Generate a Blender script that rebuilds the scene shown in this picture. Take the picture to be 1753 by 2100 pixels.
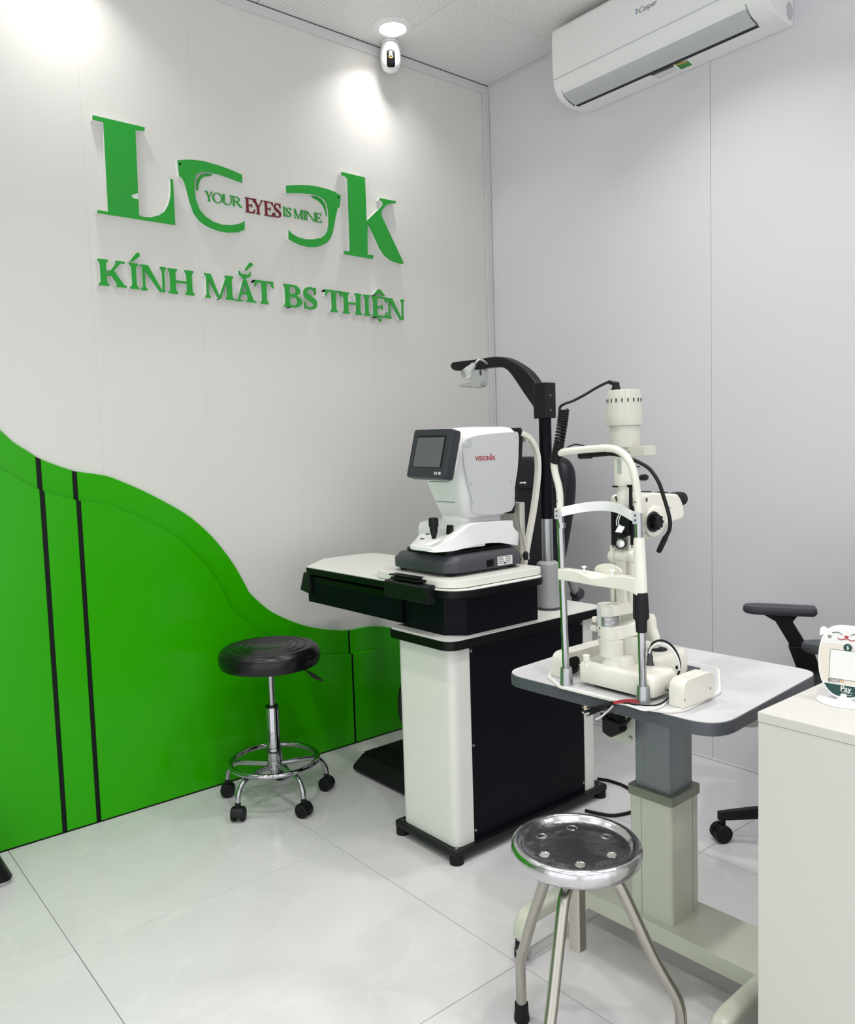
import bpy, bmesh, math, random
from mathutils import Vector, Matrix

# ------------------------------------------------------------------ reset
for o in list(bpy.data.objects):
    bpy.data.objects.remove(o, do_unlink=True)
random.seed(4)
S = bpy.context.scene
COL = S.collection

# ------------------------------------------------------------------ camera
F, YAW, PIT, ROL = 1663.77, .879601132, -.077542837, -.030987437
CAM = Vector((-2.8283, -2.8753, 1.257))
fw = Vector((math.cos(YAW)*math.cos(PIT), math.sin(YAW)*math.cos(PIT), math.sin(PIT)))
r0 = Vector((math.sin(YAW), -math.cos(YAW), 0)); u0 = r0.cross(fw)
rt = r0*math.cos(ROL) + u0*math.sin(ROL); up = -r0*math.sin(ROL) + u0*math.cos(ROL)
cd = bpy.data.cameras.new('camera'); cam = bpy.data.objects.new('camera', cd); COL.objects.link(cam)
cam.matrix_world = Matrix(((rt.x, up.x, -fw.x, CAM.x), (rt.y, up.y, -fw.y, CAM.y), (rt.z, up.z, -fw.z, CAM.z), (0, 0, 0, 1)))
cd.sensor_fit = 'VERTICAL'; cd.sensor_height = 36.0; cd.lens = F/2100*36.0
cd.clip_start = .05; cd.clip_end = 50
S.camera = cam

# ------------------------------------------------------------------ world, exposure
w = bpy.data.worlds.new('world'); S.world = w; w.use_nodes = True
w.node_tree.nodes['Background'].inputs[0].default_value = (.96, .98, 1, 1)
w.node_tree.nodes['Background'].inputs[1].default_value = 1.6
S.view_settings.view_transform = 'Standard'; S.view_settings.look = 'None'
S.view_settings.gamma = 1; S.view_settings.use_curve_mapping = False
S.view_settings.exposure = 0.14
DOWNLIGHT_WATT = 5.6       # power of every ceiling downlight
DOWNLIGHT_SPREAD = 115.0    # beam spread of the downlight optics, degrees

# ------------------------------------------------------------------ pixel -> place on a known plane
def ray(px, py): return fw + rt*((px-876.5)/F) - up*((py-1050)/F)
def XP(px, py, x): d = ray(px, py); return CAM + d*((x-CAM.x)/d.x)
def YP(px, py, y): d = ray(px, py); return CAM + d*((y-CAM.y)/d.y)
def ZP(px, py, z): d = ray(px, py); return CAM + d*((z-CAM.z)/d.z)

# ------------------------------------------------------------------ materials
def lin(c):
    c /= 255.0
    return c/12.92 if c <= .04045 else ((c+.055)/1.055)**2.4
def C3(r, g, b): return (lin(r), lin(g), lin(b), 1)
MATS = {}
def mat(name, rgb, rough=.5, metal=0., spec=.5, coat=0., bump=None, var=None, emit=None):
    """rgb 0-255; bump=(scale,strength); var=(scale,rgb2,detail) mottled second colour"""
    if name in MATS: return MATS[name]
    m = bpy.data.materials.new(name); m.use_nodes = True; nt = m.node_tree; b = nt.nodes['Principled BSDF']
    b.inputs['Base Color'].default_value = C3(*rgb); b.inputs['Roughness'].default_value = rough
    b.inputs['Metallic'].default_value = metal; b.inputs['Specular IOR Level'].default_value = spec
    b.inputs['Coat Weight'].default_value = coat; b.inputs['Coat Roughness'].default_value = .08
    if bump or var:
        tc = nt.nodes.new('ShaderNodeTexCoord')
    if var:
        n = nt.nodes.new('ShaderNodeTexNoise'); n.inputs['Scale'].default_value = var[0]; n.inputs['Detail'].default_value = var[2] if len(var) > 2 else 4
        nt.links.new(tc.outputs['Object'], n.inputs['Vector'])
        mx = nt.nodes.new('ShaderNodeMix'); mx.data_type = 'RGBA'
        mx.inputs[6].default_value = C3(*rgb); mx.inputs[7].default_value = C3(*var[1])
        nt.links.new(n.outputs['Fac'], mx.inputs[0]); nt.links.new(mx.outputs[2], b.inputs['Base Color'])
    if bump:
        n = nt.nodes.new('ShaderNodeTexNoise'); n.inputs['Scale'].default_value = bump[0]; n.inputs['Detail'].default_value = 3
        nt.links.new(tc.outputs['Object'], n.inputs['Vector'])
        bp = nt.nodes.new('ShaderNodeBump'); bp.inputs['Strength'].default_value = bump[1]; bp.inputs['Distance'].default_value = .002
        nt.links.new(n.outputs['Fac'], bp.inputs['Height']); nt.links.new(bp.outputs['Normal'], b.inputs['Normal'])
    if emit:
        b.inputs['Emission Color'].default_value = C3(*emit[0]); b.inputs['Emission Strength'].default_value = emit[1]
    MATS[name] = m
    return m

def floor_material():
    m = mat('polished_marble_tile', (214, 215, 213), .13, spec=.5)
    nt = m.node_tree; b = nt.nodes['Principled BSDF']
    tc = nt.nodes.new('ShaderNodeTexCoord'); oi = nt.nodes.new('ShaderNodeObjectInfo')
    ad = nt.nodes.new('ShaderNodeVectorMath'); ad.operation = 'MULTIPLY_ADD'
    nt.links.new(oi.outputs['Random'], ad.inputs[0]); ad.inputs[1].default_value = (37, 11, 5)
    nt.links.new(tc.outputs['Object'], ad.inputs[2])
    n1 = nt.nodes.new('ShaderNodeTexNoise'); n1.inputs['Scale'].default_value = 2.0; n1.inputs['Detail'].default_value = 7; n1.inputs['Distortion'].default_value = 1.1
    nt.links.new(ad.outputs[0], n1.inputs['Vector'])
    cr = nt.nodes.new('ShaderNodeValToRGB'); nt.links.new(n1.outputs['Fac'], cr.inputs[0])
    e = cr.color_ramp.elements
    e[0].position = .30; e[0].color = C3(203, 201, 203); e[1].position = .72; e[1].color = C3(211, 209, 210)
    # thin bright veins
    n2 = nt.nodes.new('ShaderNodeTexNoise'); n2.inputs['Scale'].default_value = 1.5; n2.inputs['Detail'].default_value = 5; n2.inputs['Distortion'].default_value = 1.6
    nt.links.new(ad.outputs[0], n2.inputs['Vector'])
    c2 = nt.nodes.new('ShaderNodeValToRGB'); nt.links.new(n2.outputs['Fac'], c2.inputs[0])
    f = c2.color_ramp.elements; f[0].position = .485; f[0].color = (0, 0, 0, 1); f[1].position = .50; f[1].color = (1, 1, 1, 1)
    k = c2.color_ramp.elements.new(.515); k.color = (0, 0, 0, 1)
    mx = nt.nodes.new('ShaderNodeMix'); mx.data_type = 'RGBA'; mx.inputs[7].default_value = C3(224, 223, 223)
    mu = nt.nodes.new('ShaderNodeMath'); mu.operation = 'MULTIPLY'; mu.inputs[1].default_value = .22
    nt.links.new(c2.outputs[0], mu.inputs[0]); nt.links.new(mu.outputs[0], mx.inputs[0]); nt.links.new(cr.outputs[0], mx.inputs[6])
    nt.links.new(mx.outputs[2], b.inputs['Base Color'])
    return m

def perforated_material():
    m = mat('perforated_white_metal_tile', (236, 236, 234), .45)
    nt = m.node_tree; b = nt.nodes['Principled BSDF']
    tc = nt.nodes.new('ShaderNodeTexCoord')
    def frac(sock, sc):
        mm = nt.nodes.new('ShaderNodeMath'); mm.operation = 'MULTIPLY'; mm.inputs[1].default_value = sc; nt.links.new(sock, mm.inputs[0])
        fr = nt.nodes.new('ShaderNodeMath'); fr.operation = 'FRACT'; nt.links.new(mm.outputs[0], fr.inputs[0])
        sb = nt.nodes.new('ShaderNodeMath'); sb.operation = 'SUBTRACT'; sb.inputs[1].default_value = .5; nt.links.new(fr.outputs[0], sb.inputs[0])
        sq = nt.nodes.new('ShaderNodeMath'); sq.operation = 'MULTIPLY'; nt.links.new(sb.outputs[0], sq.inputs[0]); nt.links.new(sb.outputs[0], sq.inputs[1])
        return sq.outputs[0]
    sp = nt.nodes.new('ShaderNodeSeparateXYZ'); nt.links.new(tc.outputs['Object'], sp.inputs[0])
    a = nt.nodes.new('ShaderNodeMath'); a.operation = 'ADD'
    nt.links.new(frac(sp.outputs[0], 62), a.inputs[0]); nt.links.new(frac(sp.outputs[1], 62), a.inputs[1])
    lt = nt.nodes.new('ShaderNodeMath'); lt.operation = 'LESS_THAN'; lt.inputs[1].default_value = .022; nt.links.new(a.outputs[0], lt.inputs[0])
    mx = nt.nodes.new('ShaderNodeMix'); mx.data_type = 'RGBA'; mx.inputs[6].default_value = C3(236, 236, 234); mx.inputs[7].default_value = C3(186, 188, 186)
    nt.links.new(lt.outputs[0], mx.inputs[0]); nt.links.new(mx.outputs[2], b.inputs['Base Color'])
    bp = nt.nodes.new('ShaderNodeBump'); bp.inputs['Strength'].default_value = .6; bp.inputs['Distance'].default_value = .001; bp.invert = True
    nt.links.new(lt.outputs[0], bp.inputs['Height']); nt.links.new(bp.outputs['Normal'], b.inputs['Normal'])
    return m

# ------------------------------------------------------------------ mesh builder
def rrect(x0, x1, y0, y1, r, n=6):
    if x0 > x1: x0, x1 = x1, x0
    if y0 > y1: y0, y1 = y1, y0
    out = []
    for cx, cy, a in ((x1-r, y1-r, 0), (x0+r, y1-r, 90), (x0+r, y0+r, 180), (x1-r, y0+r, 270)):
        for i in range(n+1):
            t = math.radians(a+90*i/n); out.append((cx+r*math.cos(t), cy+r*math.sin(t)))
    return out
def roundpoly(pts, rad, n=5):
    """polygon with each corner rounded (rad: number or list)"""
    N = len(pts); out = []
    for i in range(N):
        p = Vector(pts[i][:2]); a = Vector(pts[i-1][:2]); b = Vector(pts[(i+1) % N][:2])
        r = rad[i] if isinstance(rad, (list, tuple)) else rad
        if r <= 0: out.append((p.x, p.y)); continue
        d1 = (a-p); d2 = (b-p); l = min(d1.length, d2.length)*.48; r = min(r, l)
        q1 = p+d1.normalized()*r; q2 = p+d2.normalized()*r
        for k in range(n+1):
            t = k/n; v = q1*(1-t)**2 + p*2*t*(1-t) + q2*t*t; out.append((v.x, v.y))
    return out
def spline(pts, n=6, closed=False):
    P = [Vector(p) for p in pts]; N = len(P); out = []
    rng = range(N if closed else N-1)
    for i in rng:
        p0 = P[i-1] if (closed or i > 0) else P[0]*2-P[1]
        p1 = P[i]; p2 = P[(i+1) % N]
        p3 = P[(i+2) % N] if (closed or i+2 < N) else P[-1]*2-P[-2]
        for k in range(n):
            t = k/n
            out.append(.5*((2*p1)+(p2-p0)*t+(2*p0-5*p1+4*p2-p3)*t*t+(3*p1-p0-3*p2+p3)*t**3))
    if not closed: out.append(P[-1].copy())
    return out
def circ(c, r, n=24, ry=None):
    ry = ry or r
    return [(c[0]+r*math.cos(2*math.pi*i/n), c[1]+ry*math.sin(2*math.pi*i/n)) for i in range(n)]

class MB:
    def __init__(s): s.v = []; s.f = []
    def add(s, vs, fs):
        k = len(s.v); s.v += [Vector(v) for v in vs]; s.f += [tuple(i+k for i in f) for f in fs]; return s
    def box(s, x0, x1, y0, y1, z0, z1):
        if x0 > x1: x0, x1 = x1, x0
        if y0 > y1: y0, y1 = y1, y0
        if z0 > z1: z0, z1 = z1, z0
        return s.add([(x0,y0,z0),(x1,y0,z0),(x1,y1,z0),(x0,y1,z0),(x0,y0,z1),(x1,y0,z1),(x1,y1,z1),(x0,y1,z1)],
                     [(0,3,2,1),(4,5,6,7),(0,1,5,4),(1,2,6,5),(2,3,7,6),(3,0,4,7)])
    def obox(s, c, size, M):
        """box of size about c, axes = columns of 3x3 M"""
        hx, hy, hz = size[0]/2, size[1]/2, size[2]/2; c = Vector(c)
        vs = [c+M@Vector((x*hx, y*hy, z*hz)) for z in (-1, 1) for x, y in ((-1,-1),(1,-1),(1,1),(-1,1))]
        return s.add(vs, [(0,3,2,1),(4,5,6,7),(0,1,5,4),(1,2,6,5),(2,3,7,6),(3,0,4,7)])
    def prism(s, pts, ax, a, b):
        n = len(pts)
        def P(p, h): return {'z': (p[0], p[1], h), 'y': (p[0], h, p[1]), 'x': (h, p[0], p[1])}[ax]
        ar = sum(pts[i-1][0]*pts[i][1]-pts[i][0]*pts[i-1][1] for i in range(n))
        if ax == 'y': ar = -ar
        pts = list(pts) if ar > 0 else list(pts)[::-1]
        if a > b: a, b = b, a
        vs = [P(p, a) for p in pts]+[P(p, b) for p in pts]
        fs = [tuple(range(n))[::-1], tuple(range(n, 2*n))]+[(i, (i+1) % n, n+(i+1) % n, n+i) for i in range(n)]
        return s.add(vs, fs)
    def loft(s, rings, cap=True, closed_ring=True):
        n = len(rings[0]); vs = [p for r in rings for p in r]; fs = []
        for j in range(len(rings)-1):
            for i in range(n if closed_ring else n-1):
                k = (i+1) % n; fs.append((j*n+i, j*n+k, (j+1)*n+k, (j+1)*n+i))
        if cap:
            fs.append(tuple(range(n))[::-1]); m = (len(rings)-1)*n; fs.append(tuple(range(m, m+n)))
        return s.add(vs, fs)
    def lathe(s, prof, c=(0,0,0), n=32, axis=(0,0,1), cap=True):
        """prof: (radius, height along axis)"""
        a = Vector(axis).normalized(); t = Vector((1,0,0)) if abs(a.x) < .9 else Vector((0,1,0))
        e1 = (t-a*t.dot(a)).normalized(); e2 = a.cross(e1); c = Vector(c)
        rings = []
        for r, h in prof:
            r = max(r, 1e-5)
            rings.append([c+a*h+e1*(r*math.cos(2*math.pi*i/n))+e2*(r*math.sin(2*math.pi*i/n)) for i in range(n)])
        return s.loft(rings, cap)
    def cyl(s, p0, p1, r, r1=None, n=20):
        p0 = Vector(p0); p1 = Vector(p1); d = p1-p0
        return s.lathe([(r, 0), (r if r1 is None else r1, d.length)], p0, n, d)
    def tube(s, path, r, n=12, closed=False):
        P = [Vector(p) for p in path]; N = len(P)
        R = r if isinstance(r, (list, tuple)) else [r]*N
        T = []
        for i in range(N):
            a = P[i-1] if (closed or i > 0) else P[i]; b = P[(i+1) % N] if (closed or i+1 < N) else P[i]
            T.append((b-a).normalized())
        t = T[0]; ref = Vector((0,0,1)) if abs(t.z) < .9 else Vector((1,0,0))
        e = (ref-t*ref.dot(t)).normalized(); rings = []
        for i in range(N):
            e = (e-T[i]*e.dot(T[i])).normalized(); f = T[i].cross(e)
            rings.append([P[i]+(e*math.cos(2*math.pi*k/n)+f*math.sin(2*math.pi*k/n))*R[i] for k in range(n)])
        if closed: rings.append(rings[0])
        return s.loft(rings, not closed)
    def ribbon(s, path, h, th, side):
        """flat band: path points, height vector h, thickness vectors side (list)"""
        rings = []
        h = Vector(h)
        for p, n in zip(path, side):
            p = Vector(p); n = Vector(n).normalized()*th
            rings.append([p-h*.5-n*.5, p-h*.5+n*.5, p+h*.5+n*.5, p+h*.5-n*.5])
        return s.loft(rings)
    def xf(s, M):
        s.v = [M@v for v in s.v]; return s
    def build(s, name, m, parent=None, bevel=0, seg=2, smooth=38, bang=35):
        me = bpy.data.meshes.new(name); bm = bmesh.new()
        vs = [bm.verts.new(v) for v in s.v]
        for f in s.f:
            try: bm.faces.new([vs[i] for i in f])
            except ValueError: pass
        bmesh.ops.remove_doubles(bm, verts=bm.verts, dist=2e-6)
        bmesh.ops.recalc_face_normals(bm, faces=bm.faces)
        if bevel:
            ed = [e for e in bm.edges if len(e.link_faces) == 2 and e.calc_face_angle(0) > math.radians(bang)]
            bmesh.ops.bevel(bm, geom=ed, offset=bevel, segments=seg, profile=.5, affect='EDGES', clamp_overlap=True)
        root = parent
        while root is not None and root.parent is not None: root = root.parent
        if root is not None: bmesh.ops.transform(bm, matrix=ROOTINV.get(root.name, Matrix()), verts=bm.verts)
        bm.to_mesh(me); bm.free()
        if smooth:
            for p in me.polygons: p.use_smooth = True
            me.set_sharp_from_angle(angle=math.radians(smooth))
        me.materials.append(m if not isinstance(m, str) else MATS[m])
        o = bpy.data.objects.new(name, me); COL.objects.link(o); o.parent = parent
        if bevel:
            wn = o.modifiers.new('weighted_normal', 'WEIGHTED_NORMAL'); wn.keep_sharp = True; wn.weight = 100
        return o
ROOTINV = {}
def thing(name, label, cat, loc=(0,0,0), group=None):
    o = bpy.data.objects.new(name, None); COL.objects.link(o); o.location = loc; o.empty_display_size = .05
    ROOTINV[o.name] = Matrix.Translation(-Vector(loc))
    o['label'] = label; o['category'] = cat
    if group: o['group'] = group
    return o
def tag(o, label, cat, group=None):
    o['label'] = label; o['category'] = cat
    if group: o['group'] = group
    return o
def struct(o, label=None):
    o['kind'] = 'structure'
    if label: o['label'] = label; 
    return o
def text_mb(body, size, M, extrude=.0004, shear=0, spacing=1.0, bold=0):
    """flat lettering as a mesh; M: 4x4 placing the text plane (x right, y up, z out)"""
    cu = bpy.data.curves.new('lettering', 'FONT'); cu.body = body; cu.size = size; cu.extrude = extrude
    cu.shear = shear; cu.space_character = spacing; cu.align_x = 'CENTER'; cu.align_y = 'CENTER'; cu.offset = bold; cu.resolution_u = 4
    ob = bpy.data.objects.new('lettering_tmp', cu); COL.objects.link(ob)
    dg = bpy.context.evaluated_depsgraph_get(); me = bpy.data.meshes.new_from_object(ob.evaluated_get(dg))
    mb = MB(); mb.add([M@v.co for v in me.vertices], [tuple(p.vertices) for p in me.polygons])
    bpy.data.objects.remove(ob, do_unlink=True); bpy.data.meshes.remove(me); bpy.data.curves.remove(cu)
    return mb
def frame(o, right, upv):
    r = Vector(right).normalized(); u = Vector(upv); u = (u-r*u.dot(r)).normalized(); n = r.cross(u); o = Vector(o)
    return Matrix(((r.x,u.x,n.x,o.x),(r.y,u.y,n.y,o.y),(r.z,u.z,n.z,o.z),(0,0,0,1)))
def lift(pts, M, z=0): return [M@Vector((p[0], p[1], z)) for p in pts]
def copy_tree(o, parent=None):
    c = o.copy(); COL.objects.link(c); c.parent = parent
    for ch in list(o.children): copy_tree(ch, c)
    return c

# shared materials
mat('wall_pvc_warm', (220, 219, 214), .36, spec=.4, var=(1.3, (223, 221, 217)))
mat('wall_pvc_cool', (220, 218, 223), .24, spec=.5, var=(1.3, (223, 221, 227)))
mat('wall_plain', (205, 205, 203), .5)
mat('trim_white', (214, 216, 216), .3)
mat('trim_shadow', (60, 62, 62), .6)
mat('grout', (150, 148, 142), .8)
mat('green_gloss', (46, 168, 0), .17, spec=.2, var=(1.1, (42, 160, 0)))
mat('green_edge', (120, 205, 70), .3)
mat('groove_dark', (6, 14, 10), .4, spec=.2)
mat('letter_green', (24, 158, 44), .3, coat=.2)
mat('letter_red', (112, 8, 22), .35)
mat('letter_white', (240, 240, 238), .4)
mat('chrome', (176, 177, 180), .08, 1.0)
mat('steel', (200, 200, 202), .2, 1.0, bump=(22, 1.0))
mat('steel_satin', (178, 174, 166), .27, 1.0)
mat('aluminium', (176, 178, 180), .35, 1.0)
mat('zinc', (170, 174, 176), .3, 1.0, bump=(120, .3))
mat('black_plastic', (9, 10, 13), .42, spec=.32)
mat('black_gloss', (6, 7, 9), .36, spec=.22)
mat('black_rubber', (10, 10, 12), .6, spec=.3)
mat('black_vinyl', (13, 13, 17), .28, spec=.42, bump=(60, .06))
mat('navy_leather', (17, 18, 28), .42, spec=.35, bump=(260, .12))
mat('black_coat', (3, 5, 14), .5, spec=.14, bump=(220, .04))
mat('charcoal', (58, 60, 66), .45)
mat('charcoal_screen', (36, 42, 48), .4)
mat('white_plastic', (243, 243, 243), .28)
mat('white_gloss', (238, 238, 238), .16)
mat('warm_white', (230, 229, 222), .3)
mat('ivory', (222, 220, 209), .27, coat=.15)
mat('ivory_dark', (196, 195, 184), .33)
mat('laminate_white', (228, 228, 222), .3)
mat('laminate_marble', (190, 189, 191), .33, var=(9, (204, 203, 204), 6))
mat('edge_grey', (72, 75, 82), .4)
mat('steel_grey_paint', (120, 126, 130), .33)
mat('sage_paint', (194, 197, 181), .33, coat=.1)
mat('sage_dark', (122, 128, 113), .38)
mat('grey_paint', (158, 160, 160), .34)
mat('cabinet_white', (198, 196, 190), .35)
mat('red_print', (160, 34, 40), .5)
mat('red_wire', (150, 26, 32), .4)
mat('grey_print', (60, 62, 68), .5)
mat('screen_glass', (88, 92, 94), .12)
mat('silver_plastic', (192, 194, 194), .32, .35)
mat('sticker_white', (224, 224, 222), .5)
mat('sticker_green', (40, 140, 50), .5)
mat('lens', (216, 217, 212), .08, .5, spec=.8)
mat('blue_print', (30, 90, 150), .5)
mat('beige_print', (216, 208, 198), .4)
mat('teal_dark', (10, 60, 56), .4)
mat('gold_print', (200, 150, 60), .5)
mat('pale_grey', (196, 198, 200), .35)
# ================================================================== STRUCTURE
XL, YN, H = -4.30, -4.46, 2.972
TILE = floor_material(); PERF = perforated_material()
# floor: grout bed with separate polished tiles
fl = struct(MB().box(XL, 0, YN, 0, -.06, -.0035).build('floor', 'grout', smooth=0), 'polished light grey marble tile floor')
xs = [-.681-.8*k for k in range(5)]; xs = [0]+[x for x in xs if x > XL]+[XL]
ysm = [-.740-.802*k for k in range(6)]; ysm = [0]+[y for y in ysm if y > YN]+[YN]
g = .0009
for i in range(len(xs)-1):
    for j in range(len(ysm)-1):
        MB().box(xs[i+1]+g, xs[i]-g, ysm[j+1]+g, ysm[j]-g, -.0034, 0).build('tile', TILE, fl, bevel=.0006, seg=1)
# left wall of narrow wall boards
wl = struct(MB().box(XL, .0, .006, .1, -.06, H+.05).build('wall_left', 'wall_plain', smooth=0), 'pale warm grey board wall carrying the green sign')
ed = [0, -.326, -.72, -1.112, -1.504, -1.897, -2.29, -2.684, -3.078, -3.472, -3.866, XL]
for a, b in zip(ed[:-1], ed[1:]):
    MB().box(b+.0001, a-.0001, 0, .006, 0, H).build('panel', 'wall_pvc_warm', wl, bevel=.0003, seg=1)
wr = struct(MB().box(.006, .1, YN, .1, -.06, H+.05).build('wall_right', 'wall_plain', smooth=0), 'smooth cool white board wall with one vertical joint')
ed = [0, -1.1735, -2.37, -3.57, YN]
for a, b in zip(ed[:-1], ed[1:]):
    MB().box(0, .006, b+.0008, a-.0008, 0, H).build('panel', 'wall_pvc_cool', wr, bevel=.0008, seg=1)
# walls behind the viewer: assumed shop front openings, added to let daylight fill the room
def open_wall(name, fixed, along0, along1, o0, o1, z1, ax):
    m = MB()
    def bx(a, b, za, zb):
        if ax == 'x': m.box(fixed-.1, fixed, a, b, za, zb)
        else: m.box(a, b, fixed-.1, fixed, za, zb)
    bx(along0, o0, -.06, H+.05); bx(o1, along1, -.06, H+.05); bx(o0, o1, z1, H+.05)
    return struct(m.build(name, 'wall_plain', smooth=0))
wre = open_wall('wall_rear', XL, YN-.1, .1, -4.3, -1.5, 2.55, 'x')
wne = open_wall('wall_near', YN, XL, .1, -4.1, -1.0, 2.55, 'y')
for i_, (o_, a_, b_, ax_) in enumerate(((XL, -4.3, -1.5, 'x'), (YN, -4.1, -1.0, 'y'))):
    k = MB()
    for j in range(4):
        c_ = a_+(b_-a_)*j/3
        if ax_ == 'x': k.box(o_-.06, o_-.02, c_-.02, c_+.02, 0, 2.55)
        else: k.box(c_-.02, c_+.02, o_-.06, o_-.02, 0, 2.55)
    for z_ in (.0, 2.51):
        if ax_ == 'x': k.box(o_-.06, o_-.02, a_, b_, z_, z_+.04)
        else: k.box(a_, b_, o_-.06, o_-.02, z_, z_+.04)
    struct(k.build('added_window_%d' % (i_+1), 'aluminium', smooth=0), 'assumed aluminium shop front frame added around an unseen daylight opening behind the viewer')
# ceiling of square metal tiles
ce = struct(MB().box(XL, .1, YN, .1, H+.004, H+.06).build('ceiling', 'trim_shadow', smooth=0), 'white perforated square tile ceiling')
cx = [0, -.622-.0]+[-.622-.6*k for k in range(1, 7)]; cx = [x for x in cx if x > XL]+[XL]
cy = [0, -.481]+[-.481-.6*k for k in range(1, 7)]; cy = [y for y in cy if y > YN]+[YN]
for i in range(len(cx)-1):
    for j in range(len(cy)-1):
        MB().box(cx[i+1]+.001, cx[i]-.001, cy[j+1]+.001, cy[j]-.001, H, H+.004).build('ceiling_tile', PERF, ce, bevel=.0012, seg=1)
t1 = struct(MB().box(XL, -.001, -.007, 0, H-.042, H-.004).build('trim_1', 'trim_white', bevel=.0012), 'white edge trim under the ceiling')
MB().box(XL, -.001, -.006, 0, H-.0038, H-.0002).build('shadow_gap', 'trim_shadow', t1)
t2 = struct(MB().box(-.034, -.002, -.010, 0, .0, H-.043).build('trim_2', 'trim_white', bevel=.003), 'white corner trim strip')
MB().box(-.012, -.003, -.0135, -.010, .0, H-.043).build('bead', 'trim_white', t2, bevel=.0015)
t3 = struct(MB().box(-.005, 0, YN, -.011, H-.013, H-.001).build('trim_3', 'trim_white', bevel=.001), 'thin ceiling trim along the right wall')
t4 = struct(MB().box(-.006, 0, YN, -.012, 0.0005, .008).build('trim_4', 'trim_white', bevel=.001), 'thin white bead where the right wall meets the floor')

# ================================================================== DOWNLIGHTS
LENS = mat('downlight_lens', (255, 250, 240), .4, emit=((255, 250, 242), 6.0))
def downlight(x, y, label, group):
    t = thing('downlight', label, 'ceiling light', (x, y, H), group)
    MB().lathe([(.050, -.004), (.056, -.0095), (.074, -.0075), (.083, -.0015), (.083, -.0005), (.050, -.0005)], (x, y, H), 40, cap=False).build('trim_ring', 'white_plastic', t)
    MB().lathe([(.0005, -.0045), (.0505, -.0045), (.0505, -.001), (.0005, -.001)], (x, y, H), 32, cap=False).build('lens', LENS, t)
    ld = bpy.data.lights.new('downlight_lamp', 'AREA'); ld.shape = 'DISK'; ld.size = .096; ld.energy = DOWNLIGHT_WATT*(.30 if y > -.5 else 1.0); ld.color = (1, .985, .97); ld.spread = math.radians(DOWNLIGHT_SPREAD)
    lo_ = bpy.data.objects.new('lamp', ld); COL.objects.link(lo_); lo_.parent = t; lo_.location = (0, 0, -.0055)
for x in (-.694, -1.966, -3.24):
    for y in (-.169, -1.362, -2.56, -3.76):
        if x == -.694 and y == -.169: downlight(x, y, 'lit round recessed downlight above the white security camera', None)
        else: downlight(x, y, 'lit round recessed downlight elsewhere in the tile ceiling', 'ceiling downlights out of view')

# ================================================================== GREEN WAVY WALL CLADDING
cl = thing('wall_cladding', 'glossy green two-layer wavy panel covering the lower left wall', 'wall panel', (-1.8, 0, 0))
UP_ = [(0,882),(27,906.5),(55,924),(77,938),(109.5,951.7),(150.6,965.4),(191.7,971.7),(219,976.4),(246,986),(287.5,1003.8),(328.6,1024.3),(383.4,1055.8),(424.4,1090),(451.8,1120),(480,1158.5),(503.5,1200),(511.9,1215.6),(535.8,1238.3),(559.8,1256.3),(595.7,1273),(631.7,1285),(667.6,1291),(691.6,1292.7),(715.5,1292.7),(739.5,1288.2),(761,1284.8),(787,1285.8),(811,1289.8)]
LO_ = [(0,961.3),(54.8,991.4),(82,1003.8),(123,1018),(158.8,1026),(205.4,1032.5),(241,1043),(287.5,1062),(328.6,1081.8),(356,1098),(383.4,1120),(424.4,1162.6),(451.8,1202),(471,1240.7),(488,1260),(512,1280),(540.6,1299.4),(580,1320),(620,1336),(655.6,1341.4),(679.6,1343),(715.5,1342.3),(739.5,1338.5),(770.6,1332.5),(799,1336),(813.7,1340)]
def clad(curve, y0, y1, ext, name, strips, parent):
    pts = [(lambda v: (v.x, v.z))(YP(p[0], p[1], -y1)) for p in curve]
    x0_, z0_ = pts[0]; sl0 = (pts[1][1]-z0_)/(pts[1][0]-x0_)
    pts = [(XL+.01, z0_+.34), (x0_-.9, z0_+.33), (x0_-.55, z0_+.29), (x0_-.3, z0_+.22), (x0_-.13, z0_-.13*sl0*.92)]+pts+[(-.55, pts[-1][1]-.05), (-.3, pts[-1][1]-.08), (-.04, pts[-1][1]-.09)]
    sp = [(v.x, v.y) for v in spline([Vector((p[0], p[1], 0)) for p in pts], 4)]
    def zat(x):
        for a, b in zip(sp[:-1], sp[1:]):
            if a[0] <= x <= b[0]: t = (x-a[0])/max(1e-9, b[0]-a[0]); return a[1]*(1-t)+b[1]*t
        return sp[-1][1]
    cuts = [XL+.02]+[c for s in strips for c in (s[0]-s[1]/2, s[0]+s[1]/2)]+[-.045]
    for i in range(0, len(cuts), 2):
        a, b = cuts[i], cuts[i+1]
        top = [(a, zat(a))]+[p for p in sp if a+.001 < p[0] < b-.001]+[(b, zat(b))]
        MB().prism([(b, .004), (a, .004)]+top, 'y', -y0, -y1).build(name, 'green_gloss', parent, bevel=.0012, seg=1)
    for s in strips:
        a, b = s[0]-s[1]/2, s[0]+s[1]/2
        MB().prism([(b, .004), (a, .004), (a, zat(a)-.001), (b, zat(b)-.001)], 'y', -y0, -(y1-.0025)).build('joint_strip', 'groove_dark', parent)
YB, YF = .012, .027
sf = [(YP(133.5, 1702.6, -YF).x, .0155), (YP(203.3, 1680, -YF).x, .0155), (YP(729.3, 1517, -YF).x, .010)]
sb = [(YP(80.5, 972, -YB).x, .0155), (YP(154.5, 996, -YB).x, .0155), (YP(716.5, 1318, -YB).x, .009)]
clad(UP_, 0.0, YB, 1.55, 'back_panel', sb, cl)
clad(LO_, YB, YF, 1.42, 'front_panel', sf, cl)
MB().box(XL+.02, -.045, -YF-.0015, 0, .0003, .004).build('base_seal', 'groove_dark', cl)

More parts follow.
